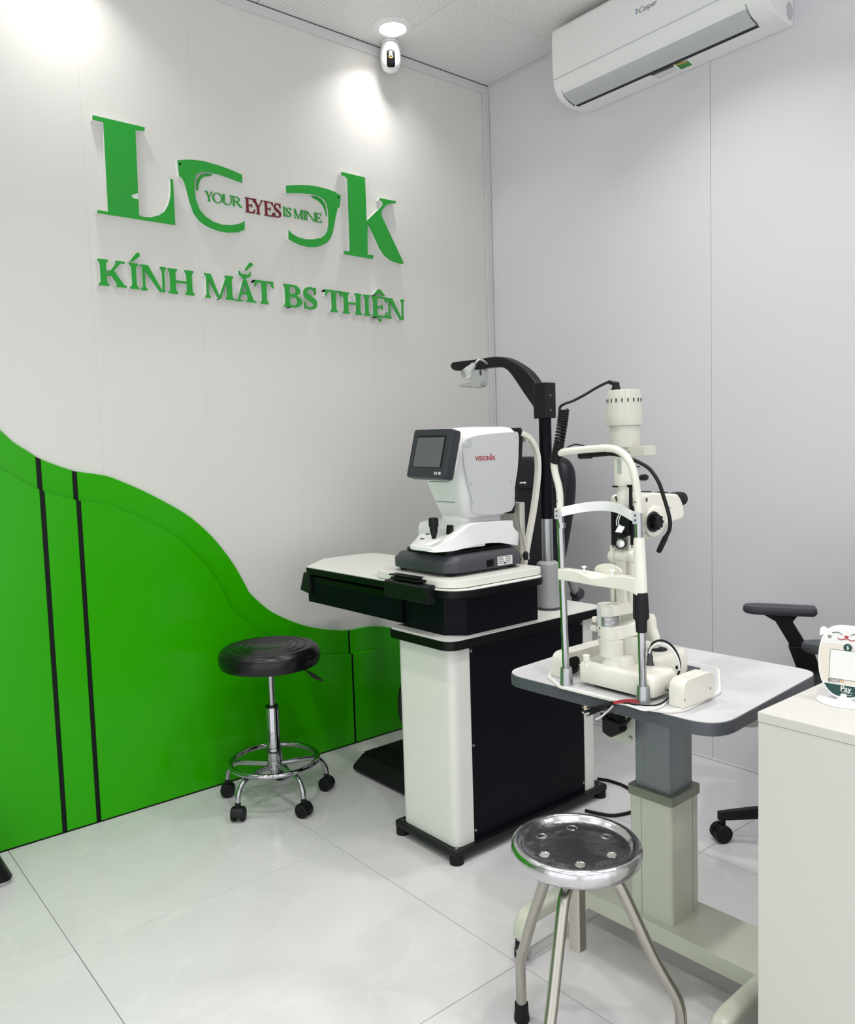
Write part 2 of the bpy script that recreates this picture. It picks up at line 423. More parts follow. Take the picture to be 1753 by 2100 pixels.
# ================================================================== WALL SIGN
def Q(px, py, d): v = YP(px, py, -d); return (v.x, v.z)
D0, D1 = .0215, .026
def letter(parent, polys, d0=D0, d1=D1, face='letter_green', name='letter', body=True, bodypolys=None):
    mb = MB()
    for i, p in enumerate(polys): mb.prism(p, 'y', -d0, -(d1+i*.00006))
    if not body: return mb.build(name, face, parent, smooth=30)
    b = MB()
    for i, p in enumerate(bodypolys or polys): b.prism(p, 'y', -.0005, -(d0+i*.00002))
    o = b.build(name, 'letter_white', parent, smooth=30)
    mb.build('face', face, o, smooth=30)
    return o
sg = thing('logo_sign', 'large raised green sign with spectacle halves between two serif letters', 'wall sign', (-1.2, 0, 2.2))
Lpx = [(190,236),(296.8,260.9),(296.8,267.9),(277.8,267),(285.4,441.6),(293.8,444.6),(309.7,445.6),(325.7,441.6),(337.7,433.6),(345.7,419.6),(349.7,403.7),(350.7,385.7),(349.7,366.7),(354.7,367.7),(359.7,461.6),(200,436.6),(200,430.6),(222,434),(212.3,250),(190,244.5)]
notch = [(283.4,395.7),(273.8,397.7),(268.8,401.7),(273.8,406.7),(284.0,408.7)]
Lf = Lpx[:4]+notch+Lpx[4:]
letter(sg, [[Q(*p, D1) for p in Lf]], bodypolys=[[Q(*p, D1) for p in Lpx]])
LF = [(364,328.8),(379.6,327.2),(399.6,327.8),(419.6,330.8),(449.5,339.4),(475.4,348.8),(496.8,358.7),(496.8,374.7),(469.5,364.7),(449.5,357.8),(429.5,352.8),(413.6,352.2),(403.6,356.8),(399.6,367.7),(399.2,389.7),(401.6,407.7),(409.6,429.6),(421.5,443.6),(437.5,454.6),(455.5,460.6),(475.4,461.6),(491.4,458.6),(501.8,453.2),(501.8,471.1),(489.4,476.1),(469.5,477.1),(449.5,473.9),(427.5,465.6),(409.6,453.6),(397.6,437.6),(389.6,415.6),(383.6,391.7),(378.6,373.7),(373.6,364.7),(368,360.7)]
RF = [(587.3,380.5),(609.6,379.1),(631.1,379.6),(652.6,382.6),(672.5,387.9),(687.4,393.7),(699,401.1),(696.5,425.1),(692.3,427.6),(689,442.5),(685.7,460.7),(682.4,477.2),(677.5,489.6),(669.2,498.7),(659.3,503.7),(646,506.7),(631.1,506.2),(614.6,502),(601.4,495.4),(592.3,489.6),(592.3,471.9),(599.7,479.7),(611.3,486.3),(626.2,490.5),(642.7,490.8),(657.6,488),(665.9,482.2),(671.7,473.9),(674.1,460.7),(674.1,444.1),(673.3,429.3),(670.8,417.7),(664.2,407.8),(654.3,401.1),(639.4,397.8),(617.9,396.2),(587.3,395.3)]
C1 = [(436.5,357.8),(423.5,356.8),(411.6,358.4),(404.6,365.7),(402.6,377.7),(403.6,390.7),(406.6,389.7),(407.6,377.7),(411.6,367.7),(419.6,361.7),(431.5,360.8)]
C2 = [(639.4,402.8),(651,402.8),(660.9,407.8),(667.5,416),(671.7,427.6),(672.5,444.1),(669.2,444.1),(666.7,430.9),(660.9,419.3),(652.6,411.1),(641,405.3)]
KF = [(700.6,352.3),(748.6,363.9),(751.9,453.2),(781.7,424.3),(785.8,419.3),(784.2,412.7),(778.4,409.4),(779.2,406.1),(812.3,412.7),(811.4,416.8),(798.2,417.7),(790,422.6),(782.5,432.6),(782.5,442.5),(828,539.3),(826.3,540.9),(818.1,540.1),(801.5,534.3),(788.3,523.6),(778.4,508.7),(766.8,482.2),(755.2,459),(753.5,462.3),(753.9,521.9),(766,523.6),(765.1,531),(705.6,521.1),(705.6,515),(718,515.3),(713,367.2),(709.7,362.3),(700.6,358.1)]
for nm, poly in (('spectacle_half', LF), ('spectacle_half', RF), ('letter', KF)):
    o = letter(sg, [[Q(*p, D1) for p in poly]], name=nm)
    if nm == 'spectacle_half':
        c = (369.5, 336.5) if poly is LF else (694, 404.5)
        v = YP(c[0], c[1], -.0262); MB().cyl((v.x, -.0255, v.z), (v.x, -.0265, v.z), .0042, n=14).build('rivet', 'groove_dark', o)
for poly in (C1, C2): letter(sg, [[Q(*p, .012) for p in poly]], .008, .012, name='crescent')

# serif letters -------------------------------------------------------------
def stemp(x, st, sl, sh, y0=0, y1=1, top=True, bot=True):
    k = sh*2.0
    p = []
    p += [(x-sl, y0), (x+st+sl, y0), (x+st+sl, y0+sh*.8), (x+st+sl*.35, y0+sh), (x+st, y0+k)] if bot else [(x, y0), (x+st, y0)]
    p += [(x+st, y1-k), (x+st+sl*.35, y1-sh), (x+st+sl, y1-sh*.8), (x+st+sl, y1), (x-sl, y1), (x-sl, y1-sh*.8), (x-sl*.35, y1-sh), (x, y1-k)] if top else [(x+st, y1), (x, y1)]
    if bot: p += [(x, y0+k), (x-sl*.35, y0+sh), (x-sl, y0+sh*.8)]
    return p
def quad(x0, t0, x1, t1, y0=0, y1=1): return [(x0, y0), (x0+t0, y0), (x1+t1, y1), (x1, y1)]
def bar(x0, x1, y0, y1): return [(x0, y0), (x1, y0), (x1, y1), (x0, y1)]
def bowl(x0, x1, y0, y1, tv, th):
    cy = (y0+y1)/2; ry = (y1-y0)/2; mx = x0+(x1-x0)*.45
    o = [(x0, y0), (mx, y0)]+[(mx+(x1-mx)*math.cos(a), cy+ry*math.sin(a)) for a in [math.radians(-80+16*i) for i in range(11)]]+[(mx, y1), (x0, y1)]
    i = [(x0, y1-th), (mx, y1-th)]+[(mx+(x1-tv-mx)*math.cos(a), cy+(ry-th)*math.sin(a)) for a in [math.radians(80-16*i) for i in range(11)]]+[(mx, y0+th), (x0, y0+th)]
    return o+i
def stroke(pts, ths):
    P = spline([Vector((p[0], p[1], 0)) for p in pts], 5); n = len(P); L = []; R_ = []
    for i, p in enumerate(P):
        t = (P[min(i+1, n-1)]-P[max(i-1, 0)]).normalized(); nn = Vector((-t.y, t.x, 0))
        f = i/(n-1)*(len(ths)-1); k = min(int(f), len(ths)-2); th = ths[k]*(1-(f-k))+ths[k+1]*(f-k)
        L.append(p+nn*th/2); R_.append(p-nn*th/2)
    return [(v.x, v.y) for v in L]+[(v.x, v.y) for v in R_[::-1]]
def glyph(ch, W, st, hr, sl, sh):
    """polygons of a serif capital, width W, cap height 1"""
    if ch == 'I': return [stemp(W/2-st/2, st, min(sl, (W-st)/2), sh)]
    if ch == 'H': return [stemp(sl, st, sl, sh), stemp(W-sl-st, st, sl, sh), bar(sl+st*.9, W-sl-st*.9, .5-hr*.5, .5+hr*.5)]
    if ch == 'K': return [stemp(sl, st, sl, sh), quad(sl+st*.85, hr*1.5, W-sl-hr*2.2, hr*1.5, .38, .97), bar(W-sl*3.6-hr, W-sl*.2, 1-sh*.8, 1),
                          quad(W-sl*.4-st*1.15, st*1.15, sl+st*1.25, st*1.0, .03, .6), bar(W-sl*1.6-st*1.1, W+sl*.2, 0, sh*.8)]
    if ch == 'N': return [stemp(sl, hr, sl, sh, top=False), bar(0, sl+hr, 1-sh*.8, 1), quad(W-sl-hr-st*.55, st*.6, sl*.4, st*1.2), stemp(W-sl-hr, hr, sl, sh, bot=False)]
    if ch == 'M': return [stemp(sl, hr, sl, sh, top=False), bar(0, sl+hr, 1-sh*.8, 1), quad(W*.44, hr, sl*.5, st*1.05), quad(W*.46, hr, W-sl-st*1.0, hr*1.1), stemp(W-sl-st, st, sl, sh)]
    if ch == 'A': return [quad(sl, hr, W*.47-hr*.4, hr, .03, 1), quad(W-sl-st*1.15, st*1.15, W*.47-hr*.5, hr*1.2, .03, 1), bar(W*.27, W*.68, .3, .3+hr*.9), bar(0, sl*2+hr*1.3, 0, sh*.8), bar(W-sl*2-st*1.15, W, 0, sh*.8)]
    if ch == 'T': return [stemp(W/2-st/2, st, sl, sh, top=False), bar(0, W, 1-hr, 1), [(0, 1), (0, .72), (hr*.5, .72), (sl+hr*.8, 1-hr*.9), (sl+hr, 1)], [(W, 1), (W-sl-hr, 1), (W-sl-hr*.8, 1-hr*.9), (W-hr*.5, .72), (W, .72)]]
    if ch == 'E': return [stemp(sl, st, sl, sh), bar(sl, W, 1-hr, 1), [(W, 1), (W-hr*1.6, 1-hr), (W-hr*.5, .74), (W, .74)], bar(sl, W, 0, hr), [(W, 0), (W+.02, .28), (W-hr*.4, .28), (W-hr*1.8, hr)], bar(sl+st*.8, W*.72, .5-hr*.45, .5+hr*.45), bar(W*.72-hr*.7, W*.72, .38, .62)]
    if ch == 'B': return [stemp(sl, st, sl, sh), bowl(sl+st*.5, W*.92, .5, 1, st*.95, hr), bowl(sl+st*.5, W, 0, .54, st*1.05, hr)]
    if ch == 'S':
        m = W
        return [stroke([(m*.86,.80),(m*.70,.935),(m*.45,.955),(m*.20,.83),(m*.22,.63),(m*.52,.49),(m*.80,.35),(m*.80,.14),(m*.52,.04),(m*.24,.08),(m*.08,.24)], [hr*.8,hr*.9,hr,st*.75,st*1.05,st*1.15,st*1.05,st*.75,hr,hr*.9,hr*.7]),
                bar(m*.80, m*.80+hr*1.0, .68, .99), bar(m*.07, m*.07+hr*1.0, .01, .32)]
    if ch == 'Y': return [stemp(W/2-st/2, st, sl, sh, 0, .5, top=False), quad(W/2-st/2, st, sl*.8, st*.95, .44, .98), quad(W/2+st/2-hr, hr, W-sl-hr, hr, .46, .98), bar(0, sl*1.8+st, 1-sh*.8, 1), bar(W-sl*1.8-hr, W, 1-sh*.8, 1)]
    if ch == 'O':
        o = circ((W/2, .5), W/2, 36, .52); i = circ((W/2, .5), W/2-st, 36, .52-hr)
        return [o[:19]+i[:19][::-1], o[18:]+[o[0]]+[i[0]]+i[18:][::-1]]
    if ch == 'U': return [stemp(sl, st, sl, sh, .3, 1, bot=False), stemp(W-sl-hr*1.2, hr*1.2, sl, sh, .3, 1, bot=False), stroke([(sl+st*.5,.34),(sl+st*.6,.17),(W*.32,.04),(W*.52,.01),(W*.75,.08),(W-sl-hr*.6,.34)], [st, st*.95, st*.7, hr, hr, hr*1.2])]
    if ch == 'R': return [stemp(sl, st, sl, sh), bowl(sl+st*.5, W*.78, .45, 1, st*.95, hr), stroke([(W*.42,.50),(W*.62,.26),(W*.82,.05),(W*1.0,-.03)], [st*.8, st, st, hr*.7])]
    return []
nm = thing('name_sign', 'line of raised green serif lettering mounted below the spectacle logo', 'wall sign', (-1.2, 0, 1.84))
ROW = [('K',203.5,259.5),('I',263,290.5),('N',290.5,343),('H',346.8,399.2),('M',421.5,480.6),('A',483.5,526),('T',524,562.5),('B',583,620.5),('S',622.8,651.7),('T',668.7,702.6),('H',703.6,742.6),('I',743.6,763.5),('E',764,794.5),('N',795.5,830.4)]
def base_y(px): return 585.5+(px-205)*.1150
CAP = .0885
for ch, a, b in ROW:
    xa = YP(a, base_y(a), -D1).x; xb = YP(b, base_y(b), -D1).x; W = (xb-xa)/CAP
    zb = 1.8445-.0138*((xa+xb)/2+1.878)
    st = .235 if W > .45 else .2
    if ch == 'I': st = .23*W/.52 if W < .52 else .24
    P = glyph(ch, W, min(st, W*.34), .095, min(.075, W*.1) if ch in 'HNMKBETS' else min(.10, W*.16), .10)
    if ch == 'A': P += [stroke([(W*.22,1.28),(W*.30,1.13),(W*.5,1.09),(W*.70,1.13),(W*.78,1.28)], [.05,.12,.15,.12,.05]), [(W*.5,1.36),(W*.58,1.33),(W*.92,1.60),(W*.86,1.70),(W*.74,1.68)]]
    if ch == 'I' and a < 300: P += [[(W*.25,1.08),(W*.45,1.06),(W*1.02,1.30),(W*.98,1.42),(W*.78,1.42)]]
    if ch == 'E': P += [[(W*.12,1.06),(W*.34,1.06),(W*.52,1.20),(W*.68,1.06),(W*.9,1.06),(W*.60,1.34),(W*.42,1.34)], [(p[0], p[1]) for p in circ((W*.5, -.13), .085, 14)]]
    letter(nm, [[(xa+p[0]*CAP, zb+p[1]*CAP) for p in poly] for poly in P])
sl_ = thing('slogan_lettering', 'small thin green and dark red lettering between the spectacle halves', 'wall sign', (-1.2, 0, 2.19))
T2 = [('Y',421.6,437,1),('O',436.5,457.5,1),('U',457.5,477,1),('R',477.5,497,1),('E',504,522.5,2),('Y',519,541,2),('E',542.5,560.5,2),('S',561.5,577.5,2),('I',580.5,587.5,3),('S',587,598.5,3),('M',603.5,622,3),('I',622.5,628,3),('N',628,648,3),('E',648,660,3)]
for ch, a, b, k in T2:
    zb, cap = {1: (2.196, .0365), 2: (2.181, .0555), 3: (2.1915, .0365)}[k]
    py = 413+(a-430)*.19
    xa = YP(a, py, -.005).x; xb = YP(b, py, -.005).x; W = (xb-xa)/cap
    P = glyph(ch, W, .165, .075, .07, .06)
    letter(sl_, [[(xa+p[0]*cap, zb+p[1]*cap) for p in poly] for poly in P], .0004, .0045, 'letter_red' if k == 2 else 'letter_green', body=False)

# ================================================================== AIR CONDITIONER
A0, A1 = -.585, -1.487
ac = thing('air_conditioner', 'white split air conditioner mounted high on the right wall', 'air conditioner', (0, -1.03, 2.65))
prof = [(-.0005,2.650),(-.100,2.653),(-.145,2.664),(-.172,2.680),(-.190,2.702),(-.199,2.735),(-.203,2.80),(-.203,2.90),(-.198,2.930),(-.180,2.945),(-.0005,2.948)]
sm = spline([Vector((p[0], p[1], 0)) for p in prof[1:-1]], 4)
prof2 = [prof[0]]+[(v.x, v.y) for v in sm]+[prof[-1]]
MB().prism(prof2, 'y', A0, A1).build('body', 'white_plastic', ac, bevel=.006, seg=3, smooth=50)
flp = [(-.106,2.6515),(-.145,2.6618),(-.170,2.6765),(-.186,2.6955),(-.1835,2.6975),(-.168,2.6795),(-.144,2.6655),(-.106,2.6550)]
MB().prism(flp, 'y', A0-.040, A1+.075).build('louver', 'pale_grey', ac, bevel=.0008, seg=1)
MB().prism([(-.088,2.6508),(-.106,2.6522),(-.106,2.656),(-.088,2.655)], 'y', A0-.040, A1+.075).build('outlet_slot', 'black_plastic', ac)
for yy in (A0-.036, A1+.071):
    MB().prism([(p[0], p[1]-.0016) for p in flp], 'y', yy, yy+.0018).build('louver_gap', 'grey_print', ac)
rp = [(p.x, p.y) for p in spline([Vector((-.196,2.715,0)), Vector((-.1935,2.706,0)), Vector((-.1905,2.7005,0))], 3)]
MB().box(-.2045, -.2015, A0-.004, A1+.004, 2.7385, 2.7395).build('panel_seam', 'pale_grey', ac)
d = ZP(1362, 151, 2.6505); z_ = 2.6512
def sticker(c4, m, parent, name, z): MB().prism([(ZP(x, y, z).x, ZP(x, y, z).y) for x, y in c4], 'z', z-.0006, z).build(name, m, parent)
sticker([(1334,153),(1380,134),(1390,143),(1350,162)], 'sticker_white', ac, 'rating_label', 2.6515)
sticker([(1334,153),(1380,134),(1382,136.5),(1337,155.5)], 'grey_print', ac, 'label_header', 2.6512)
sticker([(1383,131),(1408,124),(1422,134),(1400,145)], 'sticker_green', ac, 'energy_label', 2.6515)
sticker([(1400,145),(1422,134),(1423,136),(1403,147)], 'sticker_white', ac, 'energy_label_foot', 2.6514)
sticker([(1384.5,131.5),(1407,125.2),(1410,127.5),(1388,134)], 'gold_print', ac, 'energy_stars', 2.6510)
v = XP(1327, 13.5, -.2036); text_mb('Casper', .027, frame((-.2034, v.y, v.z), (0,-1,0), (0,0,1)), shear=.25).build('lettering', 'grey_print', ac, smooth=0)
v = XP(1304.5, 23.5, -.2036)
mbr = MB()
for rr, tt in ((.0085, .0022), (.0045, .0018)):
    o_ = [(v.y+rr*math.cos(a), v.z+rr*math.sin(a)) for a in [math.radians(40+280*i/16) for i in range(17)]]
    i_ = [(v.y+(rr-tt)*math.cos(a), v.z+(rr-tt)*math.sin(a)) for a in [math.radians(40+280*i/16) for i in range(17)]]
    mbr.prism(o_+i_[::-1], 'x', -.2032, -.2038)
mbr.build('emblem', 'blue_print', ac, smooth=0)
c = (A1+.012, 2.72)
MB().prism([(c_[0], c_[1]) for c_ in [(-.062,2.6505)]] and [(-.03+.022*math.cos(a), 2.69+.030*math.sin(a)) for a in [2*math.pi*i/20 for i in range(20)]], 'y', A1-.0005, A1+.002).build('pipe_knockout', 'pale_grey', ac)

# ================================================================== SECURITY CAMERA
cc = Vector((-.632, -.070, 0))
sc = thing('security_camera', 'small white pan camera with black lens face hanging at the ceiling edge', 'camera', (cc.x, cc.y, H))
MB().lathe([(.001,2.9712),(.034,2.9712),(.036,2.968),(.034,2.962),(.001,2.962)], cc, 28).build('mount', 'white_plastic', sc)
pf = [(.001,2.968),(.026,2.966),(.037,2.956),(.0425,2.935),(.0435,2.91),(.0425,2.885),(.038,2.866),(.028,2.853),(.012,2.847),(.001,2.846)]
MB().lathe(pf, cc, 36).build('body', 'white_gloss', sc)
face_dir = math.atan2(CAM.y-cc.y, CAM.x-cc.x)+.02
def facepatch(z0, z1, hw, off, name, m, par, rnd=True):
    n = 14; cen = (z0+z1)/2; hh = (z1-z0)/2; rings = []
    for j in range(n+1):
        z = z0+(z1-z0)*j/n; k = abs(z-cen)/hh; ww = hw*(math.sqrt(max(0, 1-((k-.55)/.45)**2)) if k > .55 else 1)
        rr = next(pf[i][0]*(1-(pf[i][1]-z)/(pf[i][1]-pf[i+1][1]))+pf[i+1][0]*((pf[i][1]-z)/(pf[i][1]-pf[i+1][1])) for i in range(len(pf)-1) if pf[i+1][1] <= z <= pf[i][1])+off
        rings.append([Vector((cc.x+rr*math.cos(face_dir+a), cc.y+rr*math.sin(face_dir+a), z)) for a in [ww/max(rr, .02)*(i/6-1) for i in range(13)]])
    return MB().loft(rings, False, False).build(name, m, par)
fp = facepatch(2.8505, 2.9225, .0185, .0012, 'face_plate', 'black_gloss', sc)
dv = Vector((math.cos(face_dir), math.sin(face_dir), 0))
MB().lathe([(.0085, .040), (.0085, .0465), (.006, .047), (.006, .0455), (.0005, .0455)], Vector((cc.x, cc.y, 2.892)), 20, dv).build('lens_ring', 'gold_print', sc)
MB().lathe([(.0005, .0458), (.005, .0458), (.004, .048), (.0005, .0487)], Vector((cc.x, cc.y, 2.892)), 16, dv).build('lens', 'black_gloss', sc)
MB().lathe([(.006, .040), (.006, .0462), (.0005, .0468)], Vector((cc.x, cc.y, 2.907)), 16, dv).build('lamp', 'white_gloss', sc)
# ================================================================== BLACK SWIVEL STOOL
def caster(parent, x, y, ang, r=.024, hz=.064, w=.020, mname='black_plastic', z0=0):
    """twin-wheel hooded caster, rolling direction ang"""
    d = Vector((math.cos(ang), math.sin(ang), 0)); s = Vector((-d.y, d.x, 0)); c = Vector((x, y, z0+r))
    k = MB()
    pr = [(r*1.10*math.cos(a), r*1.10*math.sin(a)) for a in [math.radians(-8+206*i/16) for i in range(17)]]
    pr = pr+[(-r*.55, -r*.42), (r*.35, -r*.2)]
    M = Matrix(((d.x, 0, s.x, c.x), (d.y, 0, s.y, c.y), (0, 1, 0, c.z), (0, 0, 0, 1)))
    k.loft([lift(pr, M, -w*1.0), lift(pr, M, w*1.0)])
    k.cyl(c+Vector((0,0,r*.9)), c+Vector((0,0,hz-r)), r*.42)
    h = k.build('caster', mname, parent, bevel=r*.12, seg=2)
    for sgn in (-1, 1):
        MB().lathe([(.0005, -w*.55), (r*.9, -w*.55), (r, -w*.45), (r, w*.10), (r*.92, w*.20), (r*.55, w*.16), (.0005, w*.18)], c+s*sgn*w*.96, 24, s*sgn).build('wheel', 'black_rubber', h)
    return h
sc0 = Vector((-1.448, -.291, 0))
ss = thing('swivel_stool', 'black padded round swivel stool with chrome foot ring before the green panel', 'stool', sc0)
zt = .012
MB().lathe([(.0005,.500),(.160,.500),(.174,.505),(.1805,.520),(.181,.540),(.176,.557),(.163,.568),(.148,.5715),(.139,.5695),(.134,.5665),(.129,.5695),(.118,.5725),(.110,.5705),(.105,.5675),(.100,.5705),(.090,.573),(.082,.571),(.077,.568),(.072,.5705),(.064,.571),(.056,.5675),(.0005,.5665)], sc0, 56).build('seat', 'black_vinyl', ss)
MB().cyl(sc0+Vector((0,0,.488)), sc0+Vector((0,0,.501)), .085).build('seat_plate', 'black_plastic', ss)
MB().cyl(sc0+Vector((0,0,.335)), sc0+Vector((0,0,.49)), .0125, n=20).build('gas_lift', 'chrome', ss)
MB().lathe([(.0245,.185),(.0245,.345),(.023,.347)], sc0, 28).build('outer_tube', 'chrome', ss)
MB().lathe([(.013,.346),(.0235,.346),(.0225,.352),(.0125,.352)], sc0, 24).build('collar', 'black_plastic', ss)
MB().lathe([(.0255,.150),(.0265,.155),(.0265,.190),(.0255,.196)], sc0, 28).build('lower_sleeve', 'chrome', ss)
MB().lathe([(.0005,.085),(.0155,.085),(.0155,.118),(.026,.120),(.026,.150),(.0005,.150)], sc0, 24).build('hub', 'chrome', ss)
MB().tube([sc0+Vector((.156*math.cos(2*math.pi*i/56), .156*math.sin(2*math.pi*i/56), .149)) for i in range(56)], .0098, 12, closed=True).build('foot_ring', 'chrome', ss)
a0 = math.atan2(.819, .573)
for k in range(5):
    a = a0+2*math.pi*k/5; d = Vector((math.cos(a), math.sin(a), 0))
    path = [sc0+d*r+Vector((0,0,z)) for r, z in ((.02,.134),(.06,.133),(.10,.132),(.135,.130),(.158,.124),(.175,.111),(.186,.092),(.190,.074),(.191,.058))]
    lg = MB().tube(spline(path, 3), .0095, 12).build('leg', 'chrome', ss)
    p = sc0+d*.191
    caster(ss, p.x, p.y, [2.0, 2.6, -2.3, -1.2, -1.1][k], hz=.066)
rd = Vector((.80, -.60, 0))
p0 = sc0+rd*.06+Vector((0,0,.492)); p1 = sc0+rd*.125+Vector((0,0,.476)); p2 = sc0+rd*.155+Vector((0,0,.452)); p3 = sc0+rd*.185+Vector((0,0,.432))
MB().tube([p0, p1, p2, p3], [.003,.003,.003,.002], 8).tube([p1+(p2-p1)*.3, p2, p3], [.004,.0075,.004], 8).build('lever', 'black_plastic', ss)

# ================================================================== STAINLESS STEEL STOOL
tc_ = Vector((-1.648, -1.871, 0))
st = thing('steel_stool', 'shiny stainless steel round stool with six holes in its seat', 'stool', tc_)
RS = .1265
ring = lambda r, z, n=72: [(tc_.x+r*math.cos(2*math.pi*i/n), tc_.y+r*math.sin(2*math.pi*i/n), z) for i in range(n)]
# top sheet with real holes
bm = bmesh.new(); edges = []
def loop(pts):
    vv = [bm.verts.new(p) for p in pts]; out = []
    for i in range(len(vv)): out.append(bm.edges.new((vv[i-1], vv[i])))
    return out
edges += loop(ring(.100, .4775))
haz = math.radians(46)
for k in range(6):
    a = haz+k*math.pi/3; hc = (tc_.x+.073*math.cos(a), tc_.y+.073*math.sin(a))
    edges += loop([(p[0], p[1], .4775) for p in circ(hc, .0088, 16)])
bmesh.ops.triangle_fill(bm, use_beauty=True, use_dissolve=False, edges=edges)
for f in list(bm.faces):
    c_ = f.calc_center_median()
    if any((c_-Vector((tc_.x+.073*math.cos(haz+k*math.pi/3), tc_.y+.073*math.sin(haz+k*math.pi/3), c_.z))).length < .0084 for k in range(6)): bm.faces.remove(f)
me = bpy.data.meshes.new('seat_sheet'); bmesh.ops.recalc_face_normals(bm, faces=bm.faces)
mb = MB(); bm.verts.index_update(); mb.add([v.co for v in bm.verts], [[v.index for v in f.verts] for f in bm.faces]); bm.free()
mb.lathe([(.100,.4775),(.1035,.4800),(.107,.4845),(.111,.4880),(.1155,.4893),(.120,.4880),(.1245,.4835),(.1265,.477),(.1265,.469),(.1245,.461),(.120,.4545),(.113,.4505),(.107,.4500),(.1065,.453)], tc_, 72, cap=False)
seat = mb.build('seat', 'steel', st, smooth=45)
for k in range(6):
    a = haz+k*math.pi/3; hc = Vector((tc_.x+.073*math.cos(a), tc_.y+.073*math.sin(a), 0))
    MB().lathe([(.0088,.4776),(.0100,.4783),(.0112,.4777)], hc, 18, cap=False).build('hole_rim', 'steel', seat)
MB().lathe([(.0005,.440),(.03,.440),(.038,.446),(.050,.470),(.052,.4770)], tc_, 32, cap=False).build('under_plate', 'steel_satin', st)
MB().prism(rrect(tc_.x-.0135, tc_.x+.0135, tc_.y-.0135, tc_.y+.0135, .006, 4), 'z', .268, .440).build('screw_tube', 'steel_satin', st)
feet = [Vector((-1.618, -1.683, 0)), Vector((-1.836, -1.946, 0)), Vector((-1.497, -2.003, 0))]
for f in feet:
    d = (f-tc_); R_ = d.length; d.normalize()
    path = [(.012,.418),(.040,.421),(.062,.416),(.080,.400),(.094,.372),(.110,.335),(.150,.243),(R_-.016,.178),(R_-.005,.152),(R_,.125),(R_,.08),(R_,.012)]
    pts = spline([tc_+d*r+Vector((0,0,z)) for r, z in path], 4)
    lg = MB().tube(pts, .0115, 16).build('leg', 'steel_satin', st)
    MB().lathe([(.0005,0),(.0165,0),(.0172,.006),(.0155,.022),(.0148,.040),(.0118,.041)], f, 20).build('rubber_foot', 'black_rubber', lg)

# ================================================================== REFRACTION UNIT (instrument stand)
un = thing('instrument_stand', 'tall white and black eye clinic stand with sliding table and overhead arm', 'medical stand', (-.93, -.95, 0))
bp_ = MB(); bp_.prism(roundpoly([(-1.290,-1.100),(-.563,-1.100),(-.563,-.795),(-1.290,-.795)], .012, 3), 'z', .024, .044)
bpo = bp_.build('base_plate', 'black_plastic', un, bevel=.003)
for x in (-1.270, -.585):
    for y in (-1.080, -.815):
        MB().cyl((x, y, 0), (x, y, .0245), .022, n=20).build('foot', 'black_rubber', un)
        MB().cyl((x, y, .044), (x, y, .0452), .005, n=12).build('screw', 'aluminium', bpo)
MB().prism(roundpoly([(-1.270,-1.082),(-1.197,-1.082),(-1.197,-.815),(-1.270,-.815)], [.028,.001,.001,.028], 6), 'z', .044, .662).build('front_cover', 'laminate_white', un, bevel=.0008)
MB().box(-1.1965, -.6635, -1.079, -.818, .044, .662).build('side_panel', 'black_coat', un, bevel=.0008)
MB().prism(roundpoly([(-.663,-1.082),(-.603,-1.082),(-.603,-.815),(-.663,-.815)], [.001,.022,.022,.001], 6), 'z', .044, .662).build('rear_cover', 'laminate_white', un, bevel=.0008)
for x in (-1.188, -.671):
    for z in (.075, .345, .640):
        MB().lathe([(.0045, 0), (.0045, .0012), (.002, .0018)], (x, -1.079, z), 12, (0,-1,0)).build('screw', 'aluminium', un)
# fixed lower top
lo = rrect(-1.302, -.570, -1.112, -.795, .045, 6)
MB().prism(lo, 'z', .660, .6885).build('lower_top', 'black_gloss', un, bevel=.003)
MB().prism(rrect(-1.299, -.573, -1.109, -.798, .043, 6), 'z', .6885, .6905).build('lower_top_surface', 'laminate_white', un)
# box and drawer carrying the sliding table
MB().prism([(-1.205,-1.084),(-.892,-1.084),(-.892,-.83),(-1.252,-.83),(-1.252,-1.030)], 'z', .6910, .8130).build('slide_housing', 'black_coat', un, bevel=.0015)
dr = MB().box(-1.262, -.93, -.838, -.268, .702, .800).build('drawer', 'black_coat', un, bevel=.0015)
MB().prism([(-.225,.742),(-.300,.732),(-.300,.812),(-.255,.812)], 'x', -1.272, -.92).build('drawer_end', 'black_plastic', un, bevel=.003)
MB().box(-1.2635, -1.2600, -.790, -.300, .779, .797).build('drawer_slot', 'black_gloss', dr)
# sliding upper top
ZT = .838
uo = [(-1.292,-1.128),(-.885,-1.128),(-.885,-.160),(-1.125,-.160),(-1.292,-.305)]
MB().prism(roundpoly(uo, [.10,.055,.08,.02,.012], 7), 'z', ZT-.0245, ZT-.0015).build('sliding_top', 'black_gloss', un, bevel=.003)
ui = [(-1.289,-1.125),(-.888,-1.125),(-.888,-.163),(-1.124,-.163),(-1.289,-.306)]
MB().prism(roundpoly(ui, [.098,.053,.078,.019,.011], 7), 'z', ZT-.0015, ZT+.0008).build('sliding_top_surface', 'laminate_white', un)
# lock block clamped on the front edge
lk = MB().prism(roundpoly([(-1.318,.795),(-1.284,.795),(-1.284,.852),(-1.318,.848)], .008, 3), 'y', -1.035, -.822).build('slide_lock', 'black_plastic', un, bevel=.002)
MB().prism([(-1.308,.853),(-1.262,.853),(-1.262,.860),(-1.308,.860)], 'y', -.985, -.845).build('lock_clip', 'black_gloss', lk, bevel=.001)
MB().prism([(-1.300,.862),(-1.268,.862),(-1.268,.866),(-1.300,.866)], 'y', -.965, -.825).build('lock_lever', 'black_gloss', lk, bevel=.001)
